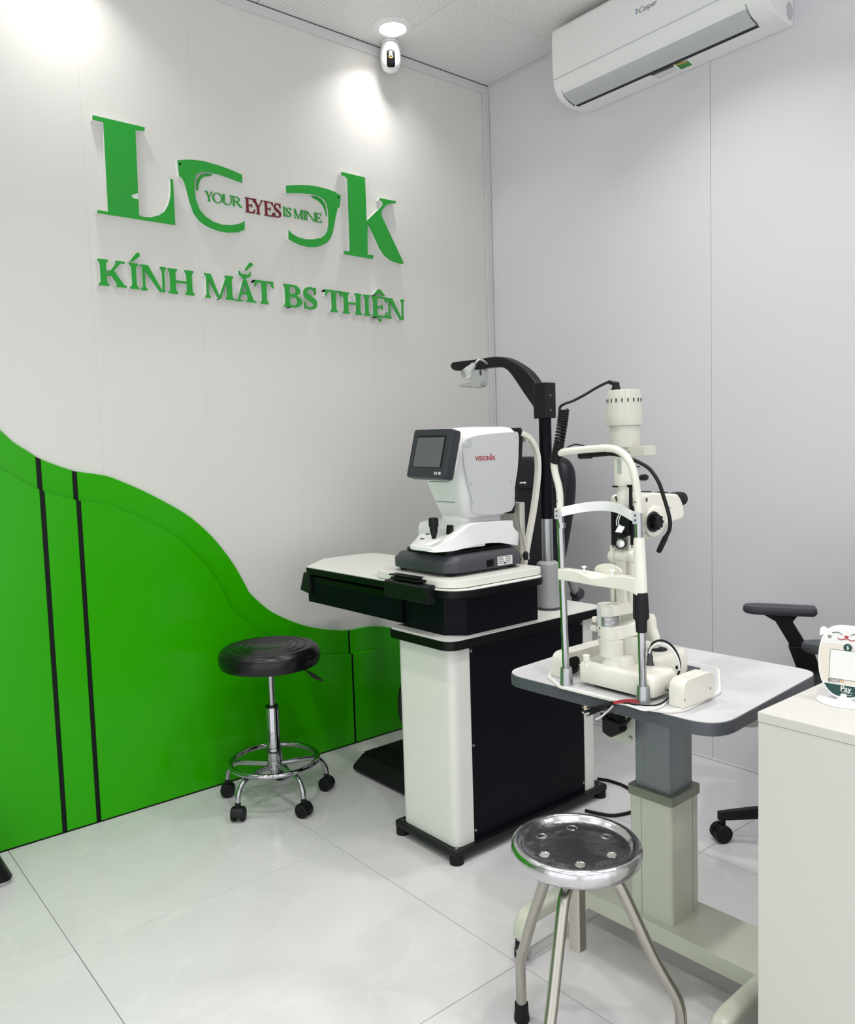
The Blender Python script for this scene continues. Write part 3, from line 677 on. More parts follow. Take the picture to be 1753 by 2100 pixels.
# white instrument board
MB().prism(roundpoly([(-1.277,-1.100),(-.876,-1.100),(-.876,-.70),(-1.277,-.70)], [.085,.03,.06,.06], 7), 'z', ZT+.0025, ZT+.0265).build('instrument_board', 'warm_white', un, bevel=.003)
# pole
PX, PY = -.7355, -.990
MB().lathe([(.0005,.6906),(.0435,.6906),(.0435,.699),(.0005,.699)], (PX,PY,0), 32).build('pole_flange', 'charcoal', un)
MB().lathe([(.0405,.697),(.0395,.835),(.0375,.850),(.030,.857),(.0205,.859)], (PX,PY,0), 36).build('pole_base', 'grey_paint', un)
pl = MB().cyl((PX,PY,.858), (PX,PY,1.012), .0195, n=28).build('chrome_tube', 'aluminium', un)
MB().cyl((PX,PY,1.005), (PX,PY,1.36), .0212, n=28).build('black_tube', 'black_coat', un)
# overhead arm swept in the plane x = PX towards the chair
def AP(px, py): v = XP(px, py, PX); return (v.y, v.z)
topc = [(1108,788),(1090,764),(1070,748),(1050,737),(1032,732),(1010,733),(985,737),(935,743)]
botc = [(930,750),(934,757),(945,761),(985,757),(1010,754),(1030,753),(1044,757),(1058,772),(1078,802),(1092,822),(1101,836),(1105,856)]
arm = [AP(*p) for p in topc]; bot = [AP(*p) for p in botc]
spn = [(v.x, v.y) for v in spline([Vector((p[0], p[1], 0)) for p in arm], 3)]+[(v.x, v.y) for v in spline([Vector((p[0], p[1], 0)) for p in bot], 3)]
endb = [(PY-.004, 1.351), (PY-.004, 1.460)]
MB().prism(spn+endb, 'x', PX-.020, PX+.020).build('overhead_arm', 'black_plastic', un, bevel=.005, seg=3, smooth=40)
MB().prism(roundpoly([(PX-.027,PY-.030),(PX+.027,PY-.030),(PX+.027,PY+.030),(PX-.027,PY+.030)], .008, 3), 'z', 1.349, 1.468).build('arm_bracket', 'black_plastic', un, bevel=.002)
for z in (1.375, 1.425): MB().cyl((PX-.005, PY-.030, z), (PX-.005, PY-.0315, z), .003, n=10).build('screw', 'aluminium', un)
# phoropter hanger under the arm
hg = MB()
hc = AP(975, 768)
A_, B_ = AP(975, 757), AP(994, 757)
hgp = [AP(973,759), AP(997,757), AP(997,785), AP(994,793), AP(986,795), AP(976,796), AP(970,790)]
hgo = MB().prism(roundpoly(hgp, .006, 3), 'x', PX-.016, PX+.010).build('hanger', 'silver_plastic', un, bevel=.003)
v0 = Vector((PX-.004, *AP(976, 789))); v1 = Vector((PX-.004, *AP(946, 791)))
MB().tube([v0, v0*.6+v1*.4, v0*.35+v1*.65, v1], [.0115, .010, .007, .0055], 12).build('hanger_pin', 'silver_plastic', hgo)
v = Vector((PX-.0165, *AP(992, 784))); MB().lathe([(.0005,.003),(.0095,.003),(.0095,-.004)], v, 20, (-1,0,0)).build('hanger_knob', 'silver_plastic', hgo)
v = AP(992, 763.5); MB().prism(circ((v[0], v[1]), .005, 16, .013), 'x', PX-.0175, PX-.015).build('hanger_inlay', 'charcoal', hgo)
# reading lamp
l0 = Vector((PX-.045, *AP(997, 747))); lh = PX-.075
def LP(px, py, x=lh): v = XP(px, py, x); return v
neck = [XP(999, 746, PX-.018), XP(993, 741, PX-.04), XP(984, 737.5, PX-.06), XP(977, 742, lh), XP(971, 750, lh)]
lamp = MB().tube(spline(neck, 5), .0042, 10).build('lamp_neck', 'silver_plastic', un)
p_a = LP(970.5, 749); p_b = LP(955.5, 769, lh-.062); dd = (p_b-p_a); ln = dd.length
hd = MB().lathe([(.0065,0),(.0105,.001),(.0115,ln*.18),(.0175,ln*.55),(.0208,ln*.9),(.0215,ln*.98),(.0200,ln*1.0),(.0185,ln*.93),(.0005,ln*.75)], p_a, 28, dd).build('lamp_head', 'silver_plastic', un)
MB().lathe([(.0005,ln*.90),(.0185,ln*.945),(.0005,ln*.975)], p_a, 24, dd).build('lamp_glass', 'lens', hd)

# ================================================================== AUTOREFRACTOR on the board
ZB = ZT+.0265
ar = thing('autorefractor', 'white tabletop eye testing machine with tilted dark touch screen and joystick', 'medical device', (-1.07, -.90, ZB))
for x in (-1.20, -.935):
    for y in (-1.01, -.78): MB().cyl((x, y, ZB), (x, y, ZB+.010), .013, n=16).build('foot', 'black_rubber', ar)
def rsec(x0, x1, y0, y1, z, r, n=6): return [(p[0], p[1], z) for p in rrect(x0, x1, y0, y1, r, n)]
zb0 = ZB+.008
bs = MB().loft([rsec(-1.225,-.906,-1.038,-.752,zb0,.05), rsec(-1.238,-.898,-1.047,-.742,zb0+.006,.055), rsec(-1.238,-.898,-1.047,-.742,zb0+.034,.055), rsec(-1.222,-.908,-1.033,-.756,zb0+.052,.05), rsec(-1.19,-.915,-1.02,-.77,zb0+.056,.045)]).build('base', 'charcoal', ar, smooth=45)
MB().box(-1.082, -1.052, -1.0485, -1.044, zb0+.009, zb0+.032).build('power_switch', 'black_gloss', bs, bevel=.001)
lb = MB().box(-1.034, -.968, -1.0482, -1.045, zb0+.008, zb0+.036).build('rating_plate', 'sticker_white', bs)
for i in range(4):
    MB().box(-1.031, -1.008 if i else -1.010, -1.0488, -1.048, zb0+.032-.006*i, zb0+.0335-.006*i).build('print_line', 'grey_print', lb)
    MB().box(-.998, -.975, -1.0488, -1.048, zb0+.032-.006*i, zb0+.0335-.006*i).build('print_line', 'grey_print', lb)
MB().cyl((-1.002,-1.0481,zb0+.014), (-1.002,-1.0488,zb0+.014), .004, n=14).build('print_mark', 'grey_print', lb)
# black gap plate and sliding white cover ("shoe") traced on its camera-side face
ysd = -1.022
def YZ(px, py, y=ysd): v = YP(px, py, y); return (v.x, v.z)
MB().prism(roundpoly([(-1.205,-1.012),(-.915,-1.012),(-.915,-.78),(-1.205,-.78)], .04, 4), 'z', zb0+.054, zb0+.066).build('slide_gap', 'black_gloss', ar)
bot = [(893,1133.5),(930,1130.5),(955,1124),(980,1117),(1005,1113.5),(1025,1113),(1045,1116),(1063,1119)]
topp = [(1065,1093),(1058,1087),(1053,1079),(1052,1067.5),(975,1073),(960,1079),(945,1091),(930,1103),(912,1114),(896,1122)]
sb_ = [YZ(*p) for p in bot]; stp = [YZ(*p) for p in topp]
# side profile (x,z) lofted across the width with rounded shoulders
profl = sb_+stp
cxm = sum(p[0] for p in profl)/len(profl); czm = sum(p[1] for p in profl)/len(profl)
def prof_at(y, k, dz=0): return [(cxm+(p[0]-cxm)*k, y, czm+(p[1]-czm)*k+dz) for p in profl]
sh = MB().loft([prof_at(-1.022,.985), prof_at(-1.019,1.0), prof_at(-.985,1.0), [(max(x_, -1.15), y_, z_) for x_, y_, z_ in prof_at(-.93,1.0)], [(max(x_, -1.14), y_, z_) for x_, y_, z_ in prof_at(-.79,1.0)], [(max(x_, -1.14), y_, z_) for x_, y_, z_ in prof_at(-.785,.985)]]).build('sliding_cover', 'white_gloss', ar, smooth=50)
# control deck (front of the cover, operator side)
dz0 = YZ(896,1122)[1]
xa_ = YZ(893,1133)[0]
ydf = XP(835, 1116, xa_).y
def dk(z, o, slope=0):
    P = roundpoly([(xa_+o, -1.020+o), (-1.06, -1.020+o), (-1.06, -.785-o), (-1.13, -.785-o), (xa_+o, ydf-o)], [.030, 0, 0, .05, .04], 6)
    return [(p_[0], p_[1], z+max(0, (p_[0]-xa_-.015))*slope) for p_ in P]
MB().loft([dk(dz0-.016, .001), dk(dz0-.006, 0), dk(dz0-.002, .003), dk(dz0, .009, .20)]).build('control_deck', 'white_gloss', ar, smooth=45)
# neck and head
MB().loft([rsec(-1.10,-.915,-.965,-.835,1.005,.03), rsec(-1.09,-.918,-.962,-.838,1.050,.03)]).build('neck', 'white_plastic', ar)
lev = [(1.030,-1.085,-.914,-.972,-.832,.030),(1.036,-1.093,-.910,-.980,-.826,.036),(1.095,-1.112,-.898,-.996,-.808,.042),(1.145,-1.128,-.884,-1.003,-.796,.045),(1.21,-1.142,-.870,-1.006,-.793,.046),(1.285,-1.146,-.862,-1.004,-.795,.046),(1.305,-1.141,-.864,-.998,-.800,.046),(1.318,-1.115,-.870,-.980,-.815,.040),(1.3235,-1.06,-.885,-.955,-.84,.03)]
hdm = MB().loft([rsec(a, b, c, d, z, r, 7) for z, a, b, c, d, r in lev]).build('head', 'white_gloss', ar, smooth=50)
# patient-side black edge of the head
edge = [(b, z) for z, a, b, c, d, r in lev[1:-1]]
MB().prism([(x-.008, z) for x, z in edge]+[(x+.006, z) for x, z in edge[::-1]], 'y', -1.001, -.80).build('head_edge', 'black_plastic', ar, bevel=.002)
# grey side cover with maker lettering
sidep = [(955,903),(975,894),(1010,889),(1050,886),(1063,888),(1064,920),(1062,960),(1056,1000),(1049,1048),(974,1054),(970,1030),(962,1000),(953,960),(950,925)]
spp = [(v.x, v.y) for v in spline([Vector((*YZ(*p, -1.0075), 0)) for p in sidep], 3, True)]
MB().prism(spp, 'y', -1.0075, -1.002).build('side_cover', 'pale_grey', hdm, bevel=.002)
v = YZ(995, 940, -1.0078); text_mb('VISIONIX', .0205, frame((v[0], -1.0079, v[1]), (1,0,0), (0,0,1)), spacing=1.05, bold=.0003).build('lettering', 'red_print', hdm, smooth=0)
v = YZ(1007, 930, -1.0078); MB().prism([(v[0]+.0055*math.cos(a), v[1]+.0055*math.sin(a)) for a in [math.radians(170+150*i/10) for i in range(11)]]+[(v[0]+.001+.0042*math.cos(a), v[1]+.0012+.0042*math.sin(a)) for a in [math.radians(320-150*i/10) for i in range(11)]], 'y', -1.0081, -1.0076).build('emblem', 'red_print', hdm, smooth=0)
mbd = MB()
for i in range(4):
    for j in range(4):
        if i < 2 and j < 2: continue
        v = YZ(954+3.8*i, 918-4.6*(3-j)+2*i*-.3, -1.0078); mbd.cyl((v[0], -1.0070, v[1]), (v[0], -1.0082, v[1]), .0011, n=8)
mbd.build('speaker_holes', 'grey_print', hdm, smooth=0)
for p in ((966,993),(1058,897),(1047,988)):
    v = YZ(*p, -1.0078); MB().cyl((v[0], -1.007, v[1]), (v[0], -1.0083, v[1]), .0016, n=8).build('screw', 'grey_print', hdm)
# printer slot lines on the front
for zz, w_ in ((1.150, .05), (1.083, .045)):
    fx = -1.129 if zz > 1.1 else -1.1085
    MB().box(fx-.0012, fx+.004, -.935, -.935+w_*2, zz, zz+.0016).build('printer_seam', 'grey_print', hdm)
# tilted touch screen
sq = [XP(845.7,881.4,-1.198), XP(922.7,878.8,-1.198), XP(915.8,981.5,-1.236), XP(836.3,978,-1.236)]
ctr = sum(sq, Vector())/4; rgt = ((sq[1]-sq[0])+(sq[2]-sq[3])).normalized(); upv = ((sq[0]-sq[3])+(sq[1]-sq[2])).normalized()
Ms = frame(ctr, rgt, upv); sw = ((sq[1]-sq[0]).length+(sq[2]-sq[3]).length)/2; shh = ((sq[0]-sq[3]).length+(sq[1]-sq[2]).length)/2
rr_ = lambda a, b, r: [(p[0], p[1]) for p in rrect(-a/2, a/2, -b/2, b/2, r, 5)]
scn = MB().loft([lift(rr_(sw*.95, shh*.95, .008), Ms, -.040), lift(rr_(sw, shh, .008), Ms, -.034), lift(rr_(sw, shh, .008), Ms, -.004), lift(rr_(sw*.97, shh*.97, .007), Ms, 0)]).build('screen', 'charcoal_screen', ar, smooth=40)
iw, ih = sw*.755, shh*.655; off = shh*.035
MB().loft([lift([(x, y+off) for x, y in rr_(iw, ih, .002)], Ms, .0002), lift([(x, y+off) for x, y in rr_(iw, ih, .002)], Ms, .0008)]).build('screen_bezel', 'black_gloss', scn)
MB().loft([lift([(x-.001, y+off-.002) for x, y in rr_(iw*.93, ih*.92, .001)], Ms, .0008), lift([(x-.001, y+off-.002) for x, y in rr_(iw*.93, ih*.92, .001)], Ms, .0013)]).build('screen_glass', 'screen_glass', scn)
text_mb('VX 90', .0125, Ms@Matrix.Translation((sw*.31, -shh*.405, .0006)), bold=.0002).build('lettering', 'sticker_white', scn, smooth=0)
MB().loft([lift(rr_(sw*.5, shh*.5, .01), Ms, -.085), lift(rr_(sw*.62, shh*.6, .01), Ms, -.038)]).build('screen_mount', 'white_plastic', ar)
# joystick
jb = Vector((-1.190, -.930, 0)); jp = XP(890, 1108, -1.190); jb = Vector((-1.190, jp.y, jp.z))
MB().lathe([(.016,-.001),(.016,.0015),(.0005,.0018)], jb, 24).build('joystick_boot', 'black_rubber', ar)
jz = (XP(891.5, 1061, -1.190).z-jb.z)
MB().lathe([(.0050,0),(.0065,jz*.1),(.0118,jz*.35),(.0135,jz*.58),(.0152,jz*.60),(.0158,jz*.66),(.0158,jz*.90),(.0135,jz*.98),(.0005,jz)], jb, 28).build('joystick', 'black_plastic', ar)
v = XP(921, 1086, -1.172); MB().prism(roundpoly([(v.x-.006,v.z-.016),(v.x+.010,v.z-.014),(v.x+.010,v.z+.014),(v.x-.002,v.z+.014)], .002, 2), 'y', v.y-.010, v.y+.010).build('control_clip', 'black_plastic', ar, bevel=.001)
for p in ((866,1108),(877,1104),(917,1114)):
    v = ZP(p[0], p[1], dz0+.006); zz = dz0+max(0, v.x-xa_-.015)*.20
    MB().box(v.x-.004, v.x+.004, v.y-.006, v.y+.006, zz-.002, zz+.0028).build('button', 'charcoal', ar)
# chin rest frame on the patient side
archp = [(1069,889),(1082,896),(1093,910),(1101,932),(1103,962),(1100,1000),(1094,1045),(1086,1090),(1078,1135),(1074,1158)]
for yy, dx in ((-1.000, 0), (-.800, 0)):
    pth = spline([Vector((YP(p[0], p[1], -1.0).x, yy, YP(p[0], p[1], -1.0).z)) for p in archp], 4)
    side = []
    for i in range(len(pth)):
        t = (pth[min(i+1, len(pth)-1)]-pth[max(i-1, 0)]).normalized(); side.append(t.cross(Vector((0,1,0))))
    rings = [[p-Vector((0,.009,0))-n*.0085, p+Vector((0,.009,0))-n*.0085, p+Vector((0,.009,0))+n*.0085, p-Vector((0,.009,0))+n*.0085] for p, n in zip(pth, side)]
    MB().loft(rings).build('rest_arch', 'ivory', ar, bevel=.002)
v = YP(1082, 896, -1.0); MB().box(v.x-.006, v.x+.008, -1.0, -.80, v.z-.016, v.z+.006).build('forehead_bar', 'ivory', ar, bevel=.003)
v = YP(1065, 1030, -.95); v2 = YP(1068, 1120, -.95)
MB().prism(roundpoly([(v.x-.010,v2.z-.03),(v.x+.016,v2.z-.03),(v.x+.016,v.z),(v.x-.010,v.z)], .006, 3), 'y', -.96, -.84).build('chin_post', 'ivory', ar, bevel=.002)
MB().box(v.x-.02, YP(1078,1135,-1.0).x+.012, -1.006, -.794, ZB+.012, ZB+.030).build('rest_foot', 'ivory', ar, bevel=.002)
cst = [YP(1055,1020,-1.012), YP(1066,1080,-1.015), YP(1076,1128,-1.018)]
MB().tube(spline(cst, 4), .0009, 6).build('cord', 'charcoal', ar)
v = YP(1078, 1140, -1.018); MB().tube([v+Vector((0,0,.016)), v+Vector((0,0,.010)), v, v-Vector((0,0,.013))], [.003,.0085,.0095,.007], 14).build('cord_weight', 'black_plastic', ar)
v = YP(1071, 990, -.98); MB().tube([v-Vector((.012,0,.0)), v+Vector((.004,0,0)), v+Vector((.014,0,-.001))], [.003,.002,.0035], 8).build('height_mark', 'white_plastic', ar)

# ================================================================== PATIENT CHAIR behind the stand
pc = thing('examination_chair', 'dark navy padded examination chair standing behind the instrument stand', 'chair', (-.62, -.49, 0))
yc = -.490
def chair_ring(x, z, th, hw, r=.03): pass
# backrest: leaning pad lofted along its height
bk = []
for lv in spline([Vector(v_) for v_ in ((.62,-.42,.235),(.72,-.400,.247),(.86,-.372,.264),(1.0,-.345,.273),(1.09,-.330,.272),(1.15,-.320,.262),(1.185,-.316,.242),(1.203,-.313,.212),(1.210,-.312,.17))], 4):
    z, x, hw = lv; t = .098 if z < 1.08 else max(.045, .098-.053*((z-1.08)/.13)**2)
    bk.append([(x+p[0], yc+p[1], z+p[0]*.1) for p in rrect(-t/2, t/2, -hw, hw, min(t*.42, .04), 5)])
bo = MB().loft(bk).build('backrest', 'navy_leather', pc, smooth=50)
for zz in (.775, 1.085):
    xx = -.42+(zz-.62)*.18
    MB().box(xx-.056, xx-.044, yc-.25, yc+.25, zz-.0015, zz+.0015).build('seam', 'black_rubber', bo)
MB().loft([rsec(-.81,-.43,yc-.235,yc+.235,.47,.06), rsec(-.83,-.42,yc-.25,yc+.25,.49,.07), rsec(-.83,-.42,yc-.25,yc+.25,.55,.07), rsec(-.81,-.43,yc-.235,yc+.235,.575,.06)]).build('seat', 'navy_leather', pc, smooth=50)
MB().box(-.80, -.46, yc-.16, yc+.16, .42, .472).build('seat_frame', 'charcoal', pc, bevel=.01)
MB().cyl((-.62,yc,.07), (-.62,yc,.43), .06, n=28).build('pedestal', 'grey_paint', pc)
MB().lathe([(.0005,0),(.26,0),(.26,.012),(.22,.03),(.10,.055),(.06,.075),(.0005,.075)], (-.55,yc,0), 40).build('base', 'charcoal', pc)
# armrest with round hinge cap
hcap = YP(1184, 1217, yc-.285)
for sgn in (-1, 1):
    y_ = yc+sgn*.285; hx, hz = hcap.x, hcap.z
    a_ = MB().tube(spline([Vector((hx,y_,hz)), Vector((hx-.02,y_,hz+.02)), Vector((hx-.045,y_,hz+.07)), Vector((hx-.09,y_,hz+.10)), Vector((hx-.20,y_,hz+.105)), Vector((hx-.33,y_,hz+.10))], 4), .016, 12).build('armrest', 'grey_paint', pc)
    MB().lathe([(.0005,-.02),(.021,-.02),(.023,-.012),(.023,.014),(.020,.019),(.0005,.019)], (hx,y_,hz), 28, (0,sgn,0)).build('hinge_cap', 'charcoal', a_)
    MB().box(hx-.02, hx+.012, y_-.012 if sgn > 0 else y_-.0, y_+.0 if sgn > 0 else y_+.012, .46, hz).build('arm_bracket', 'charcoal', a_)
# footrest: swung arms and a ribbed plate
for y_ in (yc-.13,):
    pp = [YP(q_[0], q_[1], yc-.13) for q_ in ((850,1370),(836,1388),(826,1410),(822,1438),(825,1468),(836,1490),(848,1502))]
    MB().tube(spline([Vector((-.80, y_, .47)), Vector((-.87, y_, .44))]+[Vector((v_.x, y_, v_.z)) for v_ in pp]+[Vector((-.88, y_, .066))], 4), .0115, 12).build('footrest_arm', 'black_plastic', pc)
X0, X1, Y0, Y1 = -1.078, -.78, -.630, -.275
ft = MB().prism([(X0-.02,.010),(X1,.010),(X1,.062),(X0+.030,.062),(X0-.02,.026)], 'y', Y0, Y1).build('footrest', 'black_rubber', pc, bevel=.003)
n = 22
for i in range(n):
    x_ = X0+.038+(X1-X0-.045)*i/(n-1)
    MB().box(x_-.0035, x_+.0035, Y0+.006, Y1-.006, .0615, .070).build('rib', 'black_rubber', ft)
# ================================================================== SLIT LAMP TABLE
TZ = .715
tb = thing('instrument_table', 'motorised table with grey-edged marble top on a sage green wheeled frame', 'table', (-1.19, -1.765, 0))
rot = math.radians(3.2)
def TL(px, py, z=TZ): v = ZP(px, py, z); return (v.x, v.y)
cor = [TL(1046,1382), TL(1462,1500), TL(1683,1384), TL(1283,1302)]
# straight-edge fit of the four corners of the top
cor = [(-1.478,-1.505), (-1.460,-2.066), (-.963,-2.030), (-.982,-1.475)]
MB().prism(roundpoly(cor, [.065,.075,.055,.055], 8), 'z', TZ-.028, TZ-.0012).build('table_edge', 'edge_grey', tb, bevel=.0025)
cen = Vector((sum(c[0] for c in cor)/4, sum(c[1] for c in cor)/4))
inn = [tuple(cen+(Vector(c)-cen)*.993) for c in cor]
MB().prism(roundpoly(inn, [.062,.072,.053,.053], 8), 'z', TZ-.0012, TZ+.0004).build('table_surface', 'laminate_marble', tb)
# under-frame box at the right end
def RM(cx, cy, a): return Matrix.Translation((cx, cy, 0)) @ Matrix.Rotation(a, 4, 'Z') @ Matrix.Translation((-cx, -cy, 0))
CXC, CYC = -1.187, -1.757
RR = RM(CXC, CYC, math.radians(1.5))
MB().loft([rsec(-1.28,-1.00,-2.035,-1.60,TZ-.055,.02), rsec(-1.30,-.99,-2.045,-1.59,TZ-.029,.02)]).build('under_frame', 'grey_paint', tb)
hw = .0585
MB().prism(rrect(CXC-.050,CXC+.050,CYC-.050,CYC+.050,.010,4), 'z', .36, TZ-.028).xf(RR).build('inner_column', 'steel_grey_paint', tb, smooth=30)
MB().prism(rrect(CXC-hw-.0045,CXC+hw+.0045,CYC-hw-.0045,CYC+hw+.0045,.010,4), 'z', .408, .432).xf(RR).build('column_collar', 'sage_dark', tb, bevel=.003)
MB().prism(rrect(CXC-hw,CXC+hw,CYC-hw,CYC+hw,.008,4), 'z', .118, .415).xf(RR).build('outer_column', 'sage_paint', tb, smooth=30)
gx = MB(); 
for f in (-.28, ):
    for h_, z0, z1, y_off in ((hw, .118, .408, 0), (.050, .432, TZ-.03, 0)):
        gx.box(CXC-h_-.0004, CXC-h_+.001, CYC+h_*.42, CYC+h_*.42+.0012, z0, z1)
        gx.box(CXC+h_*.52, CXC+h_*.52+.0012, CYC-h_-.0004, CYC-h_+.001, z0, z1)
gx.xf(RR).build('column_seams', 'sage_dark', tb, smooth=0)
# foot beam along y with two cross legs along x
BZ = .118
MB().box(-1.268, -1.103, -2.03, -1.50, BZ-.042, BZ).xf(RR).build('foot_beam', 'sage_paint', tb, bevel=.003)
for yy, yv in ((-1.525, -1), (-2.045, 1)):
    pth = [Vector((x, yy, z)) for x, z in ((-1.02,.045),(-1.02,.070),(-1.025,.086),(-1.04,.097),(-1.06,.100),(-1.20,.100),(-1.38,.100),(-1.412,.100),(-1.434,.096),(-1.445,.083),(-1.448,.066),(-1.448,.055))]
    k = MB(); rings = []
    for i, p in enumerate(pth):
        t = (pth[min(i+1, len(pth)-1)]-pth[max(i-1, 0)]).normalized(); nn = t.cross(Vector((0,1,0)))
        rings.append([p+Vector((0,q[0],0))+nn*q[1] for q in rrect(-.021,.021,-.020,.020,.012,4)])
    lgx = k.loft(rings).xf(RR).build('cross_leg', 'sage_paint', tb, smooth=50)
    for xx, lock in ((-1.448, True), (-1.02, True)):
        q = RR@Vector((xx, yy, 0)); ang = math.radians(200)
        d_ = Vector((math.cos(ang), math.sin(ang), 0)); s_ = Vector((-d_.y, d_.x, 0)); wc = q+d_*.010+Vector((0,0,.0225))
        fk = MB().lathe([(.0005,.0535),(.018,.0535),(.019,.051),(.018,.0475),(.0005,.0475)], q, 20)
        for sg_ in (-1, 1):
            Mx = Matrix((d_, Vector((0,0,1)), s_)).transposed()
            fk.loft([[q+s_*sg_*.0135+d_*a+Vector((0,0,z)) for a, z in ((-.014,.050),(.014,.050),(.020,.020),(.004,.014))], [q+s_*sg_*.0160+d_*a+Vector((0,0,z)) for a, z in ((-.014,.050),(.014,.050),(.020,.020),(.004,.014))]])
        cf = fk.build('caster_fork', 'zinc', lgx)
        MB().lathe([(.0005,-.0105),(.0205,-.0105),(.0225,-.008),(.0225,.008),(.0205,.0105),(.0005,.0105)], wc, 28, s_).build('wheel', 'black_rubber', lgx)
        if lock:
            MB().tube([wc+s_*.0185, wc+s_*.0185+d_*.018+Vector((0,0,.010)), wc+d_*.031+Vector((0,0,.016))], [.006,.0045,.004], 8).build('brake_lever', 'zinc', lgx)
            MB().cyl(wc-s_*.017, wc-s_*.0205, .0045, n=6).build('axle_nut', 'zinc', lgx)
# sheet bracket, black adapter and bundled leads hanging under the front edge
xb_ = -1.262
bpts = [(1247,1462),(1300,1474),(1300,1508),(1296,1524),(1290,1527),(1284,1524),(1240,1508)]
MB().prism([(XP(p[0], p[1], xb_).y, XP(p[0], p[1], xb_).z) for p in bpts], 'x', xb_-.002, xb_).build('side_bracket', 'sage_paint', tb, bevel=.0006, seg=1)
v = XP(1293, 1513, xb_-.002); MB().lathe([(.0005,.0035),(.0045,.003),(.0055,.0005),(.0055,-.001)], v, 14, (-1,0,0)).build('bracket_screw', 'chrome', tb)
cbn = thing('cable_bundle', 'bundled red, white and black leads with plug hanging over the table edge', 'cables', (-1.40, -1.79, TZ))
xa_ = -1.305
ap = [(1240,1462),(1270,1466),(1276,1500),(1272,1504),(1258,1511),(1252,1508),(1240,1499)]
MB().prism([(XP(p[0], p[1], xa_).y, XP(p[0], p[1], xa_).z) for p in ap], 'x', xa_-.012, xa_+.022).build('power_plug', 'black_plastic', cbn, bevel=.004)
def XPs(pts, x): return [XP(p[0], p[1], x) for p in pts]
MB().tube(spline(XPs([(1292,1471),(1285,1480),(1276,1485),(1262,1483),(1248,1477),(1238,1468)], xa_-.018), 4), .0042, 10).build('lead', 'black_rubber', cbn)
MB().tube(spline(XPs([(1233,1462),(1236,1472),(1241,1480),(1250,1470),(1256,1464)], xa_-.014), 4), .0034, 10).build('lead', 'black_rubber', cbn)
MB().tube(spline(XPs([(1222,1475),(1232,1470),(1246,1458),(1256,1448)], -1.485), 4), .0022, 8).build('cable_tie', 'sticker_white', cbn)

# ================================================================== SLIT LAMP
sl2 = thing('slit_lamp', 'ivory slit lamp microscope with chin rest and chrome posts on the table', 'medical device', (-1.30, -1.79, TZ))
BT = TZ+.0004
bpx = [(-1.446,-1.622),(-1.462,-1.655),(-1.482,-1.684),(-1.474,-1.930),(-1.452,-1.962),(-1.425,-1.973),(-1.272,-1.960),(-1.112,-1.862),(-1.108,-1.700),(-1.235,-1.585),(-1.40,-1.590)]
MB().prism(roundpoly(bpx, [.012,.02,.012,.03,.03,.02,.012,.02,.02,.02,.02], 4), 'z', BT, BT+.0075).build('base_plate', 'warm_white', sl2, bevel=.002)
cb_ = Vector((sum(a_[0] for a_ in bpx)/len(bpx), sum(a_[1] for a_ in bpx)/len(bpx)))
MB().prism(roundpoly([tuple(cb_+(Vector(a_)-cb_)*.972) for a_ in bpx], [.012,.02,.012,.03,.03,.02,.012,.02,.02,.02,.02], 4), 'z', BT+.0074, BT+.0078).build('plate_surface', 'laminate_marble', sl2)
Z0 = BT+.0078
# rail end covers, axle, friction plate
def cover(y0, y1, x0, x1, h, opening=None):
    pr = roundpoly([(x0, Z0), (x1, Z0), (x1, Z0+h), (x0, Z0+h)], [.002,.002,.028,.028], 6)
    o = MB().prism(pr, 'y', y0, y1).build('rail_cover', 'ivory', sl2, bevel=.004, seg=3)
    if opening is not None:
        MB().prism([(p[0], p[1]) for p in roundpoly([(x0+.012, Z0+.004), (x0+.058, Z0+.004), (x0+.058, Z0+h-.012), (x0+.012, Z0+h-.012)], .018, 5)], 'y', opening-.0008, opening+.0002).build('opening', 'black_gloss', o)
    return o
oc = cover(-1.972, -1.938, -1.433, -1.316, .056)
cover(-1.662, -1.626, -1.436, -1.245, .056, -1.662)
for px_, py_ in ((1403.5,1435),(1456.5,1411)):
    v = YP(px_, py_, -1.9725); MB().cyl((v.x, -1.972, v.z), (v.x, -1.9735, v.z), .0022, n=10).build('screw', 'aluminium', oc)
ax_ = YP(1374, 1412, -1.925)
MB().cyl((-1.395,-1.93,Z0+.022), (-1.395,-1.63,Z0+.022), .0075, n=16).build('axle', 'chrome', sl2)
MB().prism([(-1.30,-1.850),(-1.155,-1.838),(-1.150,-1.71),(-1.30,-1.71)], 'z', Z0, Z0+.003).build('friction_plate', 'charcoal', sl2, bevel=.001)
# carriage
car = MB().loft([rsec(-1.446,-1.352,-1.905,-1.717,Z0+.008,.012), rsec(-1.449,-1.349,-1.908,-1.714,Z0+.012,.014), rsec(-1.449,-1.349,-1.908,-1.714,Z0+.046,.014), rsec(-1.441,-1.357,-1.900,-1.722,Z0+.055,.012)]).build('carriage', 'ivory', sl2, smooth=50)
MB().loft([rsec(-1.36,-1.207,-1.846,-1.745,Z0+.008,.03), rsec(-1.36,-1.205,-1.849,-1.742,Z0+.012,.03), rsec(-1.36,-1.205,-1.849,-1.742,Z0+.053,.03), rsec(-1.37,-1.213,-1.841,-1.750,Z0+.062,.03)]).build('carriage_rear', 'ivory', sl2, smooth=50)
cz = Z0+.056
MB().box(-1.44, -1.215, -1.840, -1.755, Z0+.003, Z0+.009).build('carriage_skirt', 'black_rubber', sl2)
v = ZP(1202, 1345, cz+.02); MB().lathe([(.0005,0),(.0065,0),(.0055,.003),(.0055,.010),(.0075,.012),(.0075,.024),(.0005,.025)], (v.x, v.y, cz-.002), 18).build('lock_screw', 'ivory', sl2)
